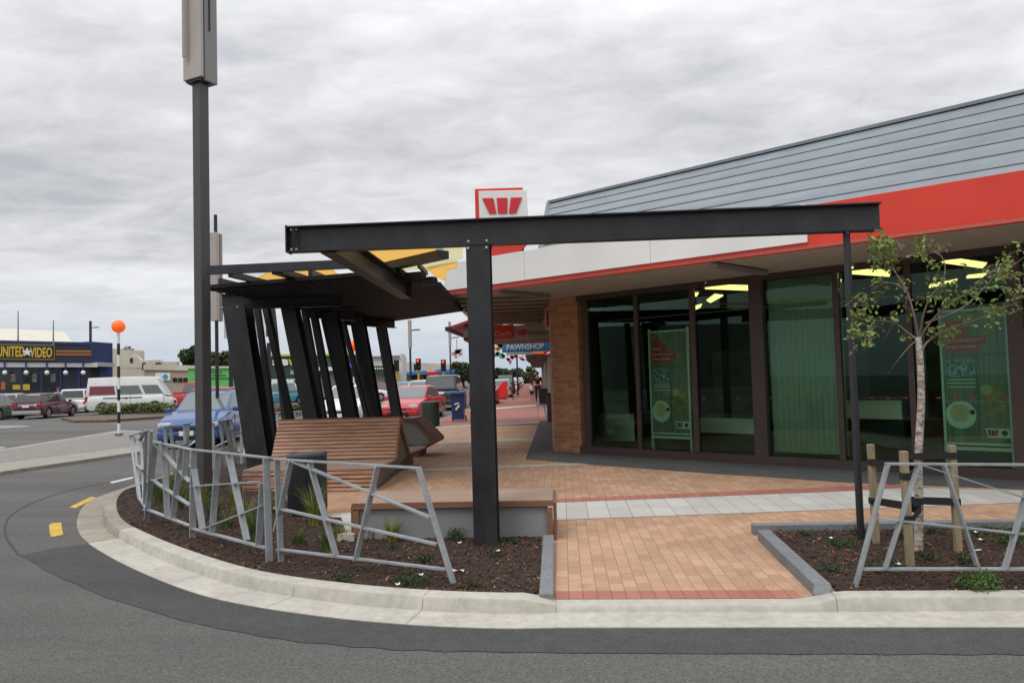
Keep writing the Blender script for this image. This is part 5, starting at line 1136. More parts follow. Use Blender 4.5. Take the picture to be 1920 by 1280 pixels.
car('white hatchback facing the camera behind the leaning columns', 'car', 655, 29, HD(.05, -1), 4.0, 1.70, 1.48, P_wh, 'hatch', None, glass=glass_pale)
car('pinkish red sedan facing the camera between the last column and the dark bin', 'car', 776, 31.5, HD(-.10, -1), 4.3, 1.70, 1.36, P_red, 'sedan', None, glass=glass_pale)
car('dark grey four wheel drive seen from behind, right of the red sedan', 'car', 836, 40.5, HD(-.03, 1), 4.6, 1.85, 1.80, P_dk, 'suv', None, glass=mat('smoky_glass', (.09, .095, .10), .08, spec=.9))
car('grey blue car behind the roof of the red sedan, left one', 'car', 772, 50, HD(.2, 1), 4.3, 1.7, 1.5, P_gb, 'hatch', None, glass=glass_pale)
car('grey car with light windows just left of the dark four wheel drive', 'car', 806, 47, HD(.2, 1), 4.3, 1.7, 1.58, P_sil, 'hatch', None, glass=glass_pale)
car('red car crossing the junction left of the last leaning column', 'car', 722, 66, HD(1, .1), 4.4, 1.7, 1.4, paint('deep_red_car_paint', (.30, .02, .04)), 'sedan', None, 'moving_car', glass=glass_pale)
car('white car small in the distance left of the bench ridge behind the columns', 'car', 682, 60, HD(1, .2), 4.2, 1.7, 1.45, P_wh, 'hatch', None)
gk = 'cars parked along the footpath down the street'
for i, (px, Y, pm, k, lb) in enumerate([(908, 46, P_red, 'sedan', 'red car hiding behind the thick post beside the red post box'), (940, 60, P_sil, 'wagon', 'silver wagon behind the red post box'), (949, 72, P_dk, 'suv', 'dark car beyond the red post box'), (957, 84, P_wh, 'hatch', 'white car further down the kerb past the thin post'),
        (961, 92, P_dk, 'sedan', 'dark sedan fourth along the kerb past the dark post'), (967, 108, P_sil, 'hatch', 'small silver car far down the kerb'), (972, 128, P_wh, 'hatch', 'tiny white car farthest down the kerb')]):
    car(lb, 'car', px, Y, HD(-.06, 1), 4.4, 1.72, 1.45 if k != 'suv' else 1.75, pm, k, gk, glass=glass_pale)
# ================================================================ PEOPLE
def skin(segs, rad, m_, name, parent, sub=1):
    me = bpy.data.meshes.new(name); pts = list(rad.keys()); idx = {k: i for i, k in enumerate(pts)}
    me.from_pydata([tuple(rad[k][0]) for k in pts], [(idx[a_], idx[b_]) for a_, b_ in segs], [])
    o = bpy.data.objects.new('tmp_skin', me); COL.objects.link(o); o.modifiers.new('s', 'SKIN'); 
    sm = me.skin_vertices[0].data if me.skin_vertices else None
    if sm is None:
        bm = bmesh.new(); bm.from_mesh(me); bm.verts.layers.skin.verify(); bm.to_mesh(me); bm.free(); sm = me.skin_vertices[0].data
    for k in pts: sm[idx[k]].radius = rad[k][1] if isinstance(rad[k][1], tuple) else (rad[k][1], rad[k][1])
    sm[0].use_root = True
    s2 = o.modifiers.new('u', 'SUBSURF'); s2.levels = s2.render_levels = sub
    dg = bpy.context.evaluated_depsgraph_get(); m2 = bpy.data.meshes.new_from_object(o.evaluated_get(dg)); bpy.data.objects.remove(o)
    m2.materials.clear(); m2.materials.append(m_); m2.shade_smooth(); r_ = bpy.data.objects.new(name, m2); COL.objects.link(r_); r_.parent = parent; return r_
sk = mat('skin', (.45, .25, .17), .55)
def person(px, Y, h, hd, top_m, leg_m, hair_m, label, stride=.12, dark_shoe=black, legbare=False, legup=.5):
    g = T(px, 720, Y); g.z = 0; root = thing('person', label, 'person', g); root.rotation_euler.z = hd; LOCAL.append(root); k = h/1.75
    J = {'pel': (V((0, 0, .95)), (.13, .10)), 'sp': (V((0, .01, 1.15)), (.125, .095)), 'ch': (V((0, 0, 1.36)), (.15, .10)), 'nk': (V((0, .01, 1.50)), .055), 'hd0': (V((0, .03, 1.60)), .085), 'hd': (V((0, .02, 1.68)), (.08, .095)),
         'sl': (V((-.19, 0, 1.41)), .055), 'el': (V((-.25, -.02, 1.13)), .043), 'wl': (V((-.26, .06, .88)), .03), 'hl': (V((-.26, .09, .79)), (.018, .035)), 'sr': (V((.19, 0, 1.41)), .055), 'er': (V((.25, -.03, 1.13)), .043), 'wr': (V((.27, .03, .88)), .03), 'hr': (V((.27, .06, .79)), (.018, .035)),
         'pl': (V((-.10, 0, .88)), .095), 'kl': (V((-.10, stride*.6, .48)), .06), 'al': (V((-.10, stride, .08)), .038), 'tl': (V((-.11, stride+.16, .035)), .035), 'pr': (V((.10, 0, .88)), .095), 'kr': (V((.10, -stride*.2, .48)), .06), 'ar': (V((.10, -stride, .08)), .038), 'tr': (V((.11, -stride+.16, .035)), .035)}
    J = {a_: (b_[0]*k, tuple(x*k for x in b_[1]) if isinstance(b_[1], tuple) else b_[1]*k) for a_, b_ in J.items()}
    S = [('pel', 'sp'), ('sp', 'ch'), ('ch', 'nk'), ('nk', 'hd0'), ('hd0', 'hd'), ('ch', 'sl'), ('sl', 'el'), ('el', 'wl'), ('wl', 'hl'), ('ch', 'sr'), ('sr', 'er'), ('er', 'wr'), ('wr', 'hr'), ('pel', 'pl'), ('pl', 'kl'), ('kl', 'al'), ('al', 'tl'), ('pel', 'pr'), ('pr', 'kr'), ('kr', 'ar'), ('ar', 'tr')]
    skin(S, J, sk, 'body', root)
    def sub(keys, grow, m_, nm, cut=None):
        rr = {}
        for a_ in keys: r_ = J[a_][1]; rr[a_] = (J[a_][0], tuple(x+grow for x in r_) if isinstance(r_, tuple) else r_+grow)
        if cut:
            for a_, b_, f in cut: rr[b_+'c'] = (J[a_][0].lerp(J[b_][0], f), (J[a_][1] if not isinstance(J[a_][1], tuple) else J[a_][1][0])*.8+grow+.01)
        ss = [(a_, b_) for a_, b_ in S if a_ in rr and b_ in rr] + ([(a_, b_+'c') for a_, b_, f in cut] if cut else [])
        return skin(ss, rr, m_, nm, root)
    sub(['pel', 'sp', 'ch', 'sl', 'sr'], .022*k, top_m, 'shirt', [('sl', 'el', .7), ('sr', 'er', .7)])
    if legbare: sub(['pel', 'pl', 'pr'], .025*k, leg_m, 'shorts', [('pl', 'kl', .75), ('pr', 'kr', .75)])
    else: sub(['pel', 'pl', 'kl', 'al', 'pr', 'kr', 'ar'], .02*k, leg_m, 'trousers')
    part('hair', MB().sphere((0, -.012*k, 1.70*k), .105*k, 14, 9, (.95, 1.0, .95)), hair_m, root, smooth=60)
    for s_, kk in ((-1, 'al'), (1, 'ar')): q = J[kk][0]; part('shoe', MB().box((q.x, q.y+.07*k, .045*k), (.09*k, .27*k, .09*k)).bevel(.025*k, 2), dark_shoe, root)
    return root
blkcl = mat('black_cloth', (.012, .012, .014), .9); hairm = mat('reddish_brown_hair', (.13, .055, .03), .7)
person(1008, 47, 1.78, R(3), blkcl, mat('dark_trousers', (.03, .032, .04), .9), hairm, 'man in black t-shirt walking away down the footpath')
person(997, 50, 1.08, R(5), white, blkcl, hairm, 'child in white top and dark shorts walking beside the man in black', legbare=True, stride=.07)
person(109, 46.5, 1.65, R(200), mat('pale_blue_shirt', (.35, .42, .55), .8), blkcl, hairm, 'person in pale blue top standing behind the maroon wagon')
# ================================================================ BUILDINGS IN THE DISTANCE
def building(name, label, cat, x0, x1, yt0, yt1, Y0, Y1, depth, m_, zb=RZ, roofm_=None, group=None, parapet=.12):
    A, B = T(x0, yt0, Y0), T(x1, yt1, Y1); pl = Plane(A, B); z0 = A.z; z1 = B.z
    base = V(((A.x+B.x)/2, (A.y+B.y)/2, zb)); t = thing(name, label, cat, base, group); dn = -pl.n*depth
    a0, b0 = V((A.x, A.y, zb)), V((B.x, B.y, zb)); a1, b1 = V((A.x, A.y, z0)), V((B.x, B.y, z1))
    part('wall', MB().add([a0, b0, b0+dn, a0+dn, a1, b1, b1+dn, a1+dn], [(0, 1, 5, 4), (1, 2, 6, 5), (2, 3, 7, 6), (3, 0, 4, 7), (0, 1, 2, 3), (4, 5, 6, 7)]), m_, t)
    return t, pl
def onp(name, t, pl, pts, m_, n0=.03, th=.06):
    return part(name, MB().prism([pl.hit(x, y, n0) for x, y in pts], pl.n*th), m_, t)
def rect(x0, y0, x1, y1, s=0): return [(x0, y0), (x1, y0+s), (x1, y1+s), (x0, y1)]
sh_glass = mat('dark_shop_glass', (.022, .025, .03), .12, 0, .5, .7, spec=.8)
navy = mat('navy_fascia', (.018, .035, .13), .6, 0, .15, 1.5, dirt=.15); navyd = mat('dark_navy_fascia', (.022, .022, .05), .6, 0, .12, 2); cream_w = mat('cream_render', (.58, .54, .44), .85, 0, .06, .8, dirt=.12); whiter = mat('white_render', (.66, .66, .63), .85, 0, .05, .8, dirt=.12)
goldl = mat('gold_letters', (.62, .42, .03), .5); gold_e = mat('dull_gold_edge', (.25, .19, .06), .6)
# hall roof behind the video store
h_, pl = building('hall', 'building with pale cream metal roof rising behind the blue video store', 'building', -300, 140, 640, 648, 76, 78, 16, cream_w)
rp_ = [T(-300, 640, 76), T(142, 650, 78), T(120, 621, 84), T(-300, 601, 84)]
part('roof', MB().prism(rp_, (0, .1, -.1)).prism([T(120, 621, 84), T(-300, 601, 84), T(-300, 640, 92), T(142, 650, 92)], (0, .1, -.1)).prism([T(142, 650, 78), T(120, 621, 84), T(142, 650, 92)], (0, 0, -.1)), mat('cream_roof', (.58, .55, .46), .6, 0, .04, 1), h_)
vs_, pl = building('video_store', 'blue video rental shop with gold lettering UNITED VIDEO and a row of globe lamps', 'shop', -260, 170, 633, 645, 58, 64, 3, navyd)
onp('shop_window', vs_, pl, [(-260, 688), (112, 684), (112, 760), (-260, 762)], sh_glass, .02, .04)
onp('fascia', vs_, pl, [(-260, 635), (172, 643), (172, 679), (-260, 675)], navyd, .3, .3)
onp('parapet_trim', vs_, pl, [(-260, 632), (172, 642), (172, 647), (-260, 637)], navy, .3, .36)
wb_, plr = building('shop_wing', 'plain blue painted wing at the right end of the video store', 'shop', 168, 211, 640, 643, 64, 66, 1.0, navy)
onp('opening', wb_, plr, [(168, 684), (187, 684), (187, 765), (168, 765)], mat('dark_opening', (.015, .015, .02), .8), .02, .03)
onp('awning_edge', wb_, plr, [(172, 679), (206, 681), (206, 688), (172, 687)], mat('grey_awning_edge', (.35, .36, .38), .6), .05, .6)
sb_ = [(-80, 643), (103, 646), (103, 675), (-80, 673)]
part_ = onp('sign_board', vs_, pl, sb_, gold_e, .62, .05); part_ = onp('sign_board', vs_, pl, [(-80, 645), (101, 648), (101, 672.5), (-80, 670.5)], mat('sign_dark', (.02, .017, .03), .6), .67, .02)
def ptext(s, pl, t, p0, p1, ytop, m_, n0=.7, bold=.0, nm='lettering'):
    a_, b_, c_ = pl.hit(*p0, n0), pl.hit(*p1, n0), pl.hit(p0[0], ytop, n0)
    return text(s, a_, (b_-a_), UP, c_.z-a_.z, m_, t, nm, width=(b_-a_).length, bold=bold, ext=.03)
ptext('UNITED', pl, vs_, (-5, 669), (46, 669), 649, goldl, .70, .03); ptext('VIDEO', pl, vs_, (56, 670), (98, 670), 651, goldl, .70, .03)
c_ = pl.hit(51, 660, .70); st5 = []
for k in range(10): a_ = math.pi/2+k*math.pi/5; r_ = .42 if k % 2 == 0 else .17; st5.append(c_+pl.d*(r_*math.cos(a_)*(1 if pl.d.x > 0 else -1))+V((0, 0, r_*math.sin(a_))))
part('star', MB().prism(st5, pl.n*.04), white, vs_)
ogm = mat('orange_stripe', (.55, .22, .04), .5)
for y0, m_ in ((657, ogm), (660.5, mat('brown_stripe', (.25, .07, .03), .5)), (663.5, ogm)): onp('stripe', vs_, pl, [(105, y0), (171, y0+.3), (171, y0+2.3), (105, y0+2)], m_, .61, .03)
onp('awning_panel', vs_, pl, [(-260, 677), (183, 680), (183, 688), (-260, 688.5)], mat('white_awning_panel', (.62, .62, .63), .6), .35, .1)
navp = mat('blue_post', (.02, .045, .17), .5)
for i, x in enumerate((9, 49, 88, 123, 156)):
    onp('post', vs_, pl, [(x-1.3, 676), (x+1.3, 676), (x+1.3, 690), (x-1.3, 690)], navp, .5, .08)
    g_ = pl.hit(x, 698.5, 1.0); gl_ = thing('globe_lamp', ['leftmost', 'second', 'middle', 'fourth', 'rightmost'][i]+' white globe lamp of the row hanging under the video store awning', 'globe lamp', g_-V((0, 0, .2)), 'globe lamps along the video store')
    part('globe', MB().sphere(g_, .19, 16, 10), mat('white_globe', (.8, .8, .78), .35), gl_, smooth=60); part('rod', MB().tube([g_+V((0, 0, .15)), g_+V((0, 0, .55))], .03, 6), navp, gl_)
for x in (-30, 41, 78, 114, 148): onp('mullion', vs_, pl, [(x-1.6, 690), (x+1.6, 690), (x+1.6, 762), (x-1.6, 762)], navp, .05, .06)
for x0, y0, x1, y1 in ((24, 721, 38, 730), (43, 720, 56, 731)): onp('poster', vs_, pl, rect(x0, y0, x1, y1), goldl, .07, .02)
onp('poster', vs_, pl, rect(2, 716, 10, 730), mat('orange_poster', (.5, .15, .05), .6), .07, .02)
for x0 in (20, 60, 95): onp('poster', vs_, pl, rect(x0, 700, x0+9, 716), mat('grey_poster', (.16, .15, .15), .6, 0, .5, 4), .07, .02)
# curved gable building and its flat neighbours
cg, pl = building('gabled_shop', 'cream building with a curved gable and one small window beyond the van', 'building', 205, 330, 690, 690, 82, 82, 12, cream_w)
gp = [(205, 690), (208, 684), (222, 680), (230, 672), (238, 667), (248, 665), (258, 668), (264, 675), (272, 676), (300, 674), (302, 678), (332, 678), (332, 692)]
onp('gable', cg, pl, gp, cream_w, .0, -.5)
onp('window', cg, pl, rect(244, 671, 249, 680), sh_glass, .02, .04)
for x in (268, 292, 297): part('vent_pipe', MB().tube([pl.hit(x, 694, .5), pl.hit(x, 682, .5), pl.hit(x+2, 680, .5), pl.hit(x+5, 682, .5)], .10, 6), steel, cg)
tb_, pl = building('low_shop', 'low tan shop with a white top band and blue dot sign, right of the van', 'shop', 270, 365, 683, 685, 70, 70, 10, mat('tan_render', (.42, .33, .26), .85, 0, .06, 1))
onp('top_band', tb_, pl, [(270, 683), (366, 685), (366, 695), (270, 693)], cream_w, .05, .1)
for x0 in (324, 334, 344): onp('window', tb_, pl, rect(x0, 708, x0+8, 716), sh_glass, .03, .04)
onp('sign', tb_, pl, rect(292, 699, 320, 713), white, .04, .06)
c_ = pl.hit(310, 706, .11); part('blue_dot', MB().prism([c_+pl.d*(.24*math.cos(k*.449))+V((0, 0, .24*math.sin(k*.449))) for k in range(14)], pl.n*.03), mat('cyan_dot', (.03, .35, .62), .5), tb_)
gb_, pl = building('green_hoarding', 'bright green painted hoarding with faint dark lettering behind the tall pole', 'hoarding', 352, 440, 690, 689, 66, 66, .3, mat('bright_green_paint', (.13, .50, .12), .6, 0, .05, 2), parapet=0)
ptext('HOME COMFORTS', pl, gb_, (395, 704), (428, 704), 700, mat('dark_green_letter', (.03, .14, .03), .6), .04) if False else None
dkl = mat('dark_green_letter', (.03, .14, .03), .6)
for (a0, a1, y0) in ((396, 415, 697), (398, 424, 703), (395, 428, 709)):
    mbk = MB(); x = a0
    while x < a1: w_ = random.uniform(1.5, 3); mbk.prism([pl.hit(x, y0-1.2, .03), pl.hit(x+w_, y0-1.2, .03), pl.hit(x+w_, y0+1.0, .03), pl.hit(x, y0+1.0, .03)], pl.n*.03); x += w_+1
    part('faded_lettering', mbk, dkl, gb_)
onp('top_trim', gb_, pl, [(352, 687), (440, 686), (440, 690), (352, 691)], cream_w, .0, .15)
# sandwich shop in dark green
gn = mat('dark_green_render', (.022, .065, .04), .75, 0, .1, 1, dirt=.15)
ss_, pl = building('sandwich_shop', 'dark green building with a yellow roof edge behind the leaning columns', 'shop', 478, 690, 666, 664, 66, 66, 1.5, gn)
onp('roof_edge', ss_, pl, [(478, 665), (694, 661), (694, 665), (478, 669)], mat('yellow_trim', (.55, .52, .04), .6), .05, .12)
ptext('SUB', pl, ss_, (511, 685), (541, 685), 673, white, .1, .06); ptext('WAY', pl, ss_, (541, 685), (575, 685), 673, mat('yellow_letter', (.72, .50, .03), .5), .1, .06)
onp('window', ss_, pl, rect(545, 694, 556, 702), mat('grey_sign_pane', (.3, .34, .38), .5), .04, .05)
onp('white_awning', ss_, pl, rect(592, 688, 640, 695), white, .05, 1.2); onp('grey_doors', ss_, pl, rect(602, 696, 640, 745), mat('grey_roller_door', (.28, .28, .24), .6, 0, .1, 3), .05, .06)
onp('shop_window', ss_, pl, rect(560, 706, 600, 740), sh_glass, .04, .05)
onp('blue_sign', ss_, pl, rect(648, 681, 668, 690), mat('blue_white_sign', (.04, .13, .5), .5, 0, .6, 8), .05, .5); onp('shop_window', ss_, pl, rect(648, 692, 694, 742), mat('dark_shop_interior', (.035, .025, .02), .4, 0, .5, 2), .05, .05)
# shops past the junction
w1, pl = building('white_shop', 'white walled shop with a dark lettered awning between the last two leaning columns', 'shop', 690, 754, 671, 669, 78, 78, 2, whiter)
onp('roof_edge', w1, pl, [(690, 668), (750, 666), (750, 669), (690, 671)], mat('grey_roof_edge', (.2, .22, .26), .6), .05, .2)
onp('awning', w1, pl, [(690, 686), (745, 686), (745, 700), (690, 701)], mat('olive_awning', (.05, .055, .03), .7), .05, 1.5)
mbk = MB(); 
for k in range(9): mbk.prism([pl.hit(697+5*k, 689, 1.6), pl.hit(700+5*k, 689, 1.6), pl.hit(700+5*k, 692, 1.6), pl.hit(697+5*k, 692, 1.6)], pl.n*.04)
part('awning_lettering', mbk, white, w1)
onp('shop_window', w1, pl, rect(690, 702, 702, 735), sh_glass, .04, .05); onp('shop_window', w1, pl, rect(722, 704, 745, 735), sh_glass, .04, .05)
w2, pl = building('cream_shop', 'long cream shop block with bright blue awnings behind the traffic lights', 'shop', 750, 846, 678, 683, 86, 88, 3, cream_w)
part('parapet', MB().prism([pl.hit(752, 676, 0), pl.hit(752, 662, 0), pl.hit(760, 664, 0), pl.hit(764, 676, 0)], -pl.n*.4), cream_w, w2)
bla = mat('bright_blue_awning', (.03, .20, .55), .5)
onp('awning', w2, pl, [(742, 699), (794, 695), (794, 702), (742, 703)], bla, .05, 2); onp('awning', w2, pl, [(818, 693), (845, 693), (845, 700), (818, 700)], bla, .05, 2)
onp('awning', w2, pl, [(794, 698), (816, 697), (816, 703), (794, 704)], mat('red_awning', (.5, .02, .03), .5), .05, 2.2)
for a0, a1 in ((744, 760), (768, 790), (794, 815)): onp('shop_window', w2, pl, rect(a0, 703, a1, 733), sh_glass, .04, .06)
w3, pl = building('far_shops', 'dark distant shop row between the sandwich shop and the white shop', 'shop', 440, 480, 692, 692, 72, 72, 10, mat('dull_grey_render', (.16, .17, .18), .8, 0, .1, 1))
# awnings and shops along the right of the street
st_w = mat('street_shop_wall', (.20, .16, .13), .8, 0, .2, .8); awn_u = mat('awning_underside', (.17, .13, .11), .8, 0, .1, 2)
def street_shop(label, Y0, Y1, za, zb_, fm, out=3.0, wall=st_w, name='street_shop', h=5.2):
    b0, b1 = V((.30-.033*(Y0-16), Y0, 0)), V((.30-.033*(Y1-16), Y1, 0)); t = thing(name, label, 'shop', b0)
    part('wall', MB().prism([b0, b1, b1+V((12, 0, 0)), b0+V((12, 0, 0))], (0, 0, h)), wall, t)
    part('awning', MB().prism([b0+V((-out, 0, za+.03)), b1+V((-out, 0, za+.03)), b1+V((0, 0, za+.03)), b0+V((0, 0, za+.03))], (0, 0, .05)), awn_u, t)
    part('awning_fascia', MB().prism([b0+V((-out, 0, za)), b1+V((-out, 0, za)), b1+V((-out, 0, zb_)), b0+V((-out, 0, zb_))], (.06, 0, 0)).prism([b0+V((-out+.06, 0, za)), b0+V((0, 0, za)), b0+V((0, 0, zb_)), b0+V((-out+.06, 0, zb_))], (0, .06, 0)), fm, t)
    return t
brnf = mat('brown_fascia', (.10, .07, .055), .7)
s1 = street_shop('first shop past the bank with a brown awning end and red sloping roof edge', 23.0, 27.3, 2.68, 3.02, brnf, 3.0, h=4.4)
a0 = V((-.15-.045*7-2.62, 22.9, 3.02)); part('roof', MB().prism([a0+V((-.28, 0, .0)), a0+V((3.0, 0, 1.0)), a0+V((3.0, 0, 1.1)), a0+V((-.28, 0, .08))], (0, 4.5, 0)), mat('red_tin_roof', (.28, .03, .035), .5), s1)
part('gutter', MB().box(a0+V((-.3, 2.2, .02)), (.16, 4.5, .12)), black, s1)
street_shop('second street shop with a blue topped red awning edge', 38, 50, 2.75, 3.1, mat('dark_red_fascia', (.16, .02, .03), .6), 1.35)
street_shop('third street shop with a plain grey awning', 54, 78, 2.9, 3.4, mat('grey_blue_fascia', (.12, .15, .19), .6), 1.6)
street_shop('fourth and farthest street shop block on the right', 82, 130, 2.9, 3.4, brnf, 1.5)
# shelf of goods outside the pawnshop / far stall
# hanging decorations above the footpath
def deco(px, py, Y, w, m_, label, seed):
    random.seed(seed); c_ = T(px, py, Y); mb = MB(); s_ = Y/F
    for k in range(5):
        a_ = random.uniform(0, 6.28); r_ = w*s_*random.uniform(.3, .55); cc = c_+V((math.cos(a_)*w*s_*.3, 0, math.sin(a_)*w*s_*.22)); b2 = random.uniform(0, 6.28)
        mb.prism([cc+V((math.cos(b2)*r_, 0, math.sin(b2)*r_*.7)), cc+V((math.cos(b2+1.9)*r_*.6, 0, math.sin(b2+1.9)*r_*.6)), cc+V((math.cos(b2+3.2)*r_*.7, 0, math.sin(b2+3.2)*r_*.5)), cc+V((math.cos(b2+4.6)*r_*.4, 0, math.sin(b2+4.6)*r_*.4))], (0, .05, 0))
    t = thing('street_decoration', label, 'hanging decoration', c_, 'hanging decorations above the footpath')
    part('ribbon', mb, m_, t); part('cord', MB().tube([c_, c_+V((0, 0, .6))], .012, 4), steel, t)
dp, dg_, dr, do_ = mat('pink_ribbon', (.55, .12, .2), .6), mat('green_ribbon', (.05, .22, .09), .6), mat('red_ribbon', (.5, .03, .05), .6), mat('orange_ribbon', (.55, .22, .03), .6)
deco(935, 650, 36, 20, do_, 'orange and brown decoration left of the pawnshop sign', 1); deco(928, 664, 44, 18, dg_, 'green curled decoration below left of the pawnshop sign', 2); deco(942, 668, 46, 12, dg_, 'second green decoration, right of the first green one', 3)
deco(952, 677, 55, 16, dp, 'pink decoration hanging lowest over the footpath', 4); deco(963, 668, 50, 14, dr, 'red decoration under the white strip sign', 5); deco(980, 671, 58, 12, dp, 'pink decoration right of the dark post', 6); deco(990, 676, 66, 8, dr, 'small reddish decoration farthest right', 7)
deco(857, 664, 30, 22, mat('pink_white_flag', (.5, .3, .28), .7), 'pale pink and white flag decoration left of the thick post', 8); deco(1000, 664+4, 40, 12, dg_, 'green ball decoration at the edge of the red awning', 9)
# pylon sign
pyl = thing('pylon_sign', 'tall pylon sign board with gold letters on blue, behind the leaning columns', 'sign', T(460, 740, 58)); pyl.location.z = RZ
YP = 58
part('board', MB().prism([T(420, 566, YP), T(484, 566, YP), T(484, 633, YP), T(420, 634, YP)], (0, .3, 0)), mat('pylon_white', (.45, .48, .52), .5), pyl)
part('blue_panel', MB().prism([T(424, 570, YP-.04), T(478, 570, YP-.04), T(478, 613, YP-.04), T(424, 614, YP-.04)], (0, .05, 0)), mat('pylon_navy', (.03, .03, .08), .5), pyl)
text('UNITED', T(426, 597, YP-.07), (1, 0, .0), UP, .46, goldl, pyl, width=2.05, bold=.03); text('VIDEO', T(426, 611, YP-.07), (1, 0, 0), UP, .46, goldl, pyl, width=2.1, bold=.03)
part('side_panel', MB().prism([T(484, 560, YP), T(497, 560, YP), T(499, 631, YP), T(486, 632, YP)], (0, .3, 0)), white, pyl); part('side_panel', MB().prism([T(497, 560, YP), T(505, 560, YP), T(507, 630, YP), T(499, 630, YP)], (0, .3, 0)), navp, pyl)
part('post', MB().box((T(430, 700, YP).x, YP+.3, 2.3), (.25, .25, 4.8)), steel, pyl); part('post', MB().box((T(502, 700, YP).x, YP+.3, 2.3), (.25, .25, 4.8)), steel, pyl)
# traffic lights
def signal(px, yb, yt, Y, label, lit=True, turn=False, two=True):
    b_ = T(px, yb, Y); b_.z = 0; s = Y/F; z1 = T(px, yt, Y).z
    t = thing('traffic_light', label, 'traffic light', b_, 'traffic lights at the junction'); hh = 22*s
    part('pole', MB().tube([b_, V((b_.x, b_.y, z1-hh+.1))], 4*s/2*1.2, 10), mat('yellow_signal_pole', (.55, .30, .02), .5), t, smooth=40)
    part('backboard', MB().box((b_.x, Y-.05, z1-hh/2), (10*s, .06, hh)).bevel(.03, 2), black, t)
    part('lamp_head', MB().box((b_.x, Y-.15, z1-hh/2), (6*s, .2, hh*.9)).bevel(.03, 2), black, t)
    for k in range(3):
        zc_ = z1-hh*(.2+.3*k); on = lit and k == 0
        part('lens', MB().tube([V((b_.x, Y-.25, zc_)), V((b_.x, Y-.28, zc_))], 2.2*s, 14), mat('red_signal_lens', (.6, .02, .01), .4, emit=(1, .05, .02), es=2.0) if on else mat('unlit_lens', (.02, .025, .02), .3), t)
        part('visor', MB().tube([V((b_.x, Y-.22, zc_+.03)), V((b_.x, Y-.42, zc_))], 2.6*s, 12, cap=False), black, t)
    if two: part('side_head', MB().box((b_.x-7*s, Y, z1-hh*.75), (3.5*s, .2, hh*.6)).bevel(.02, 1), black, t)
signal(786, 745, 672, 60, 'traffic light showing red on a yellow pole above the grey car', True)
signal(833, 745, 674, 74, 'smaller red traffic light farther off, left of the thick post', True, two=False)
signal(745, 745, 674, 62, 'unlit traffic light half hidden by the last leaning column', False)
# ================================================================ FAR TREES AND HEDGES
def bigtree(name, label, px, Y, y_top, y_bot, wpx, n, m_, ls=.35, trunk=True, group='trees beyond the shops', seed=1, base=None, sparse=1.0):
    random.seed(seed); s_ = Y/F; top_ = T(px, y_top, Y); bot = T(px, y_bot, Y); h = top_.z-bot.z; w = wpx*s_; b_ = V((top_.x, Y, RZ))
    t = thing(name, label, 'tree' if 'tree' in name else 'hedge', b_, group)
    lumps = []
    for _ in range(16):
        a_ = random.uniform(0, 6.28); rr = random.random()**.5; zz = random.random()
        lumps.append((V((top_.x+math.cos(a_)*rr*w*.36, Y+math.sin(a_)*rr*w*.30, bot.z+h*(.15+.7*zz))), random.uniform(.14, .26)*w*(1.15-.5*abs(zz-.4))))
    mb = MB()
    for _ in range(n):
        c_, r_ = random.choice(lumps); d_ = V((random.gauss(0, 1), random.gauss(0, 1), random.gauss(0, .8))).normalized(); p = c_+d_*r_*(random.random()**.33)*V((1, 1, 1)).length/1.73
        p.z = min(p.z, top_.z); p.z = max(p.z, bot.z)
        l = ls*random.uniform(.6, 1.3); u_ = V((random.uniform(-1, 1), random.uniform(-1, 1), random.uniform(-1, 1))).normalized(); v_ = u_.cross(V((random.uniform(-1, 1), random.uniform(-1, 1), random.uniform(-1, 1)))).normalized()
        mb.add([p-u_*l*.5, p+v_*l*.3, p+u_*l*.5, p-v_*l*.3], [(0, 1, 2, 3)])
    part('crown', mb, m_, t, fixn=False)
    if trunk:
        tm = MB().tube([b_, V((top_.x, Y, bot.z+h*.5))], [.2, .09], 8)
        for c_, r_ in lumps[:8]: tm.tube([V((top_.x, Y, bot.z+h*.15)), c_], [.07, .025], 5)
        part('trunk', tm, mat('far_bark', (.08, .06, .045), .9), t)
    return t
tg = leafmat('far_tree_leaf', (.055, .085, .022), (.018, .032, .010)); tg2 = leafmat('olive_far_leaf', (.10, .10, .03), (.035, .045, .012)); tgr = mat('bare_twigs', (.12, .095, .085), .9)
bigtree('far_tree', 'palm like dark tree rising just left of the tall pole', 362, 84, 648, 696, 46, 2600, tg, .5, seed=3); bigtree('far_tree', 'rounded dark green tree between the tall pole and the thickest column', 412, 86, 660, 700, 56, 3000, tg2, .45, seed=4)
bt_ = bigtree('bare_tree', 'bare brown twiggy tree above the curved gable roof', 236, 96, 650, 692, 44, 1100, tgr, .35, seed=5)
bigtree('far_tree', 'broad green tree left of the thick front post', 868, 100, 680, 716, 56, 3200, tg, .5, seed=6); bigtree('far_tree', 'small tree between the post box and the street beyond', 935, 150, 690, 716, 40, 1800, tg, .6, seed=7)
bigtree('far_tree', 'distant yellowish tree beside the footpath vanishing point', 985, 160, 688, 718, 44, 2000, tg2, .6, seed=8); bigtree('far_tree', 'tree filling the far end of the street left of the decorations', 958, 200, 692, 716, 50, 1800, tg, .8, seed=9)
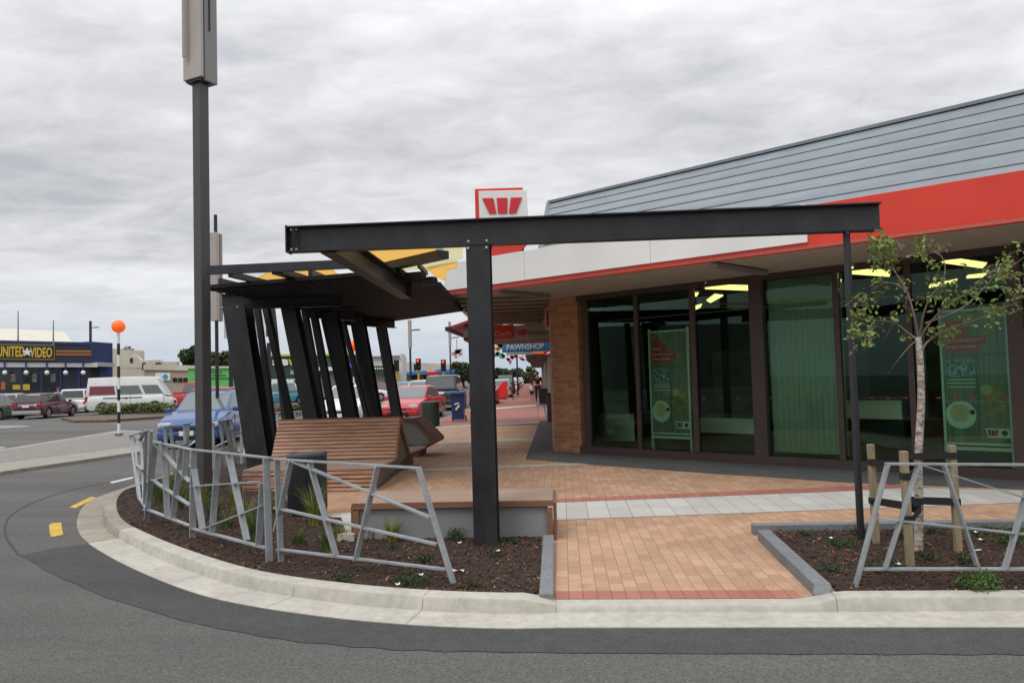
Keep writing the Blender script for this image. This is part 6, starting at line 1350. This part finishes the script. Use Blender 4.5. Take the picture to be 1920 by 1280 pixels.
bigtree('far_tree', 'small dark tree past the cream shop roof', 700, 130, 684, 716, 60, 1500, tg, .6, seed=10); bigtree('far_tree', 'tree on the left far side of the sandwich shop', 460, 95, 676, 712, 50, 1800, tg, .5, seed=11)
ylw = leafmat('yellow_green_hedge_leaf', (.17, .20, .05), (.06, .085, .02))
def hedge(label, pts, hgt, n, m_, ls, seed, z=.0, name='hedge'):
    random.seed(seed); mb = MB(); P_ = [Z(x, y, z) for x, y in pts]; L_ = P_[1]-P_[0]
    for _ in range(n):
        u = random.random(); hh = hgt*(.75+.25*noise.noise(V((u*9, seed, 0))))*(1-.5*abs(2*u-1)**5); p = P_[0]+L_*u+V((random.gauss(0, .25), random.uniform(-.3, .9), 0)); p.z = z+hh*random.random()**.6
        l = ls*random.uniform(.6, 1.3); u_ = V((random.uniform(-1, 1), random.uniform(-1, 1), random.uniform(-.2, 1))).normalized(); v_ = u_.cross(V((random.uniform(-1, 1), random.uniform(-1, 1), random.uniform(-1, 1)))).normalized()
        mb.add([p-u_*l*.5, p+v_*l*.25, p+u_*l*.5, p-v_*l*.25], [(0, 1, 2, 3)])
    return solo(name, mb, m_, label, 'shrub')
hedge('spiky pale green plant at the left end of the shrub island by the beacon', [(192, 778), (215, 777)], .85, 1500, leafmat('pale_spiky_leaf', (.22, .27, .11), (.08, .11, .04)), .16, 21, name='spiky_shrub')
hedge('yellow green low hedge on the island in front of the white van', [(216, 777), (312, 773)], .80, 5200, ylw, .12, 22, name='low_hedge')
hedge('low dark planting strip on the median behind the leaning columns', [(500, 780), (640, 772)], .55, 3200, tg2, .14, 23, name='low_hedge')
# street across from the bank, behind the camera (seen in the glass)
og = mat('opposite_shop_wall', (.20, .19, .17), .8, 0, .2, .6)
ob = thing('opposite_shop', 'plain grey shop across the road, behind the viewer', 'shop', (-6, -24, RZ)); part('wall', MB().box((-6, -28, 3.2), (60, 8, 6.5)), og, ob)
ob = thing('opposite_shop', 'long shop beyond the car park far to the left of the picture', 'shop', (-62, 20, RZ)); part('wall', MB().box((-66, 20, 3.2), (8, 70, 6.5)), og, ob)
for o in bpy.data.objects:
    if o.name.startswith('tmp'): bpy.data.objects.remove(o)
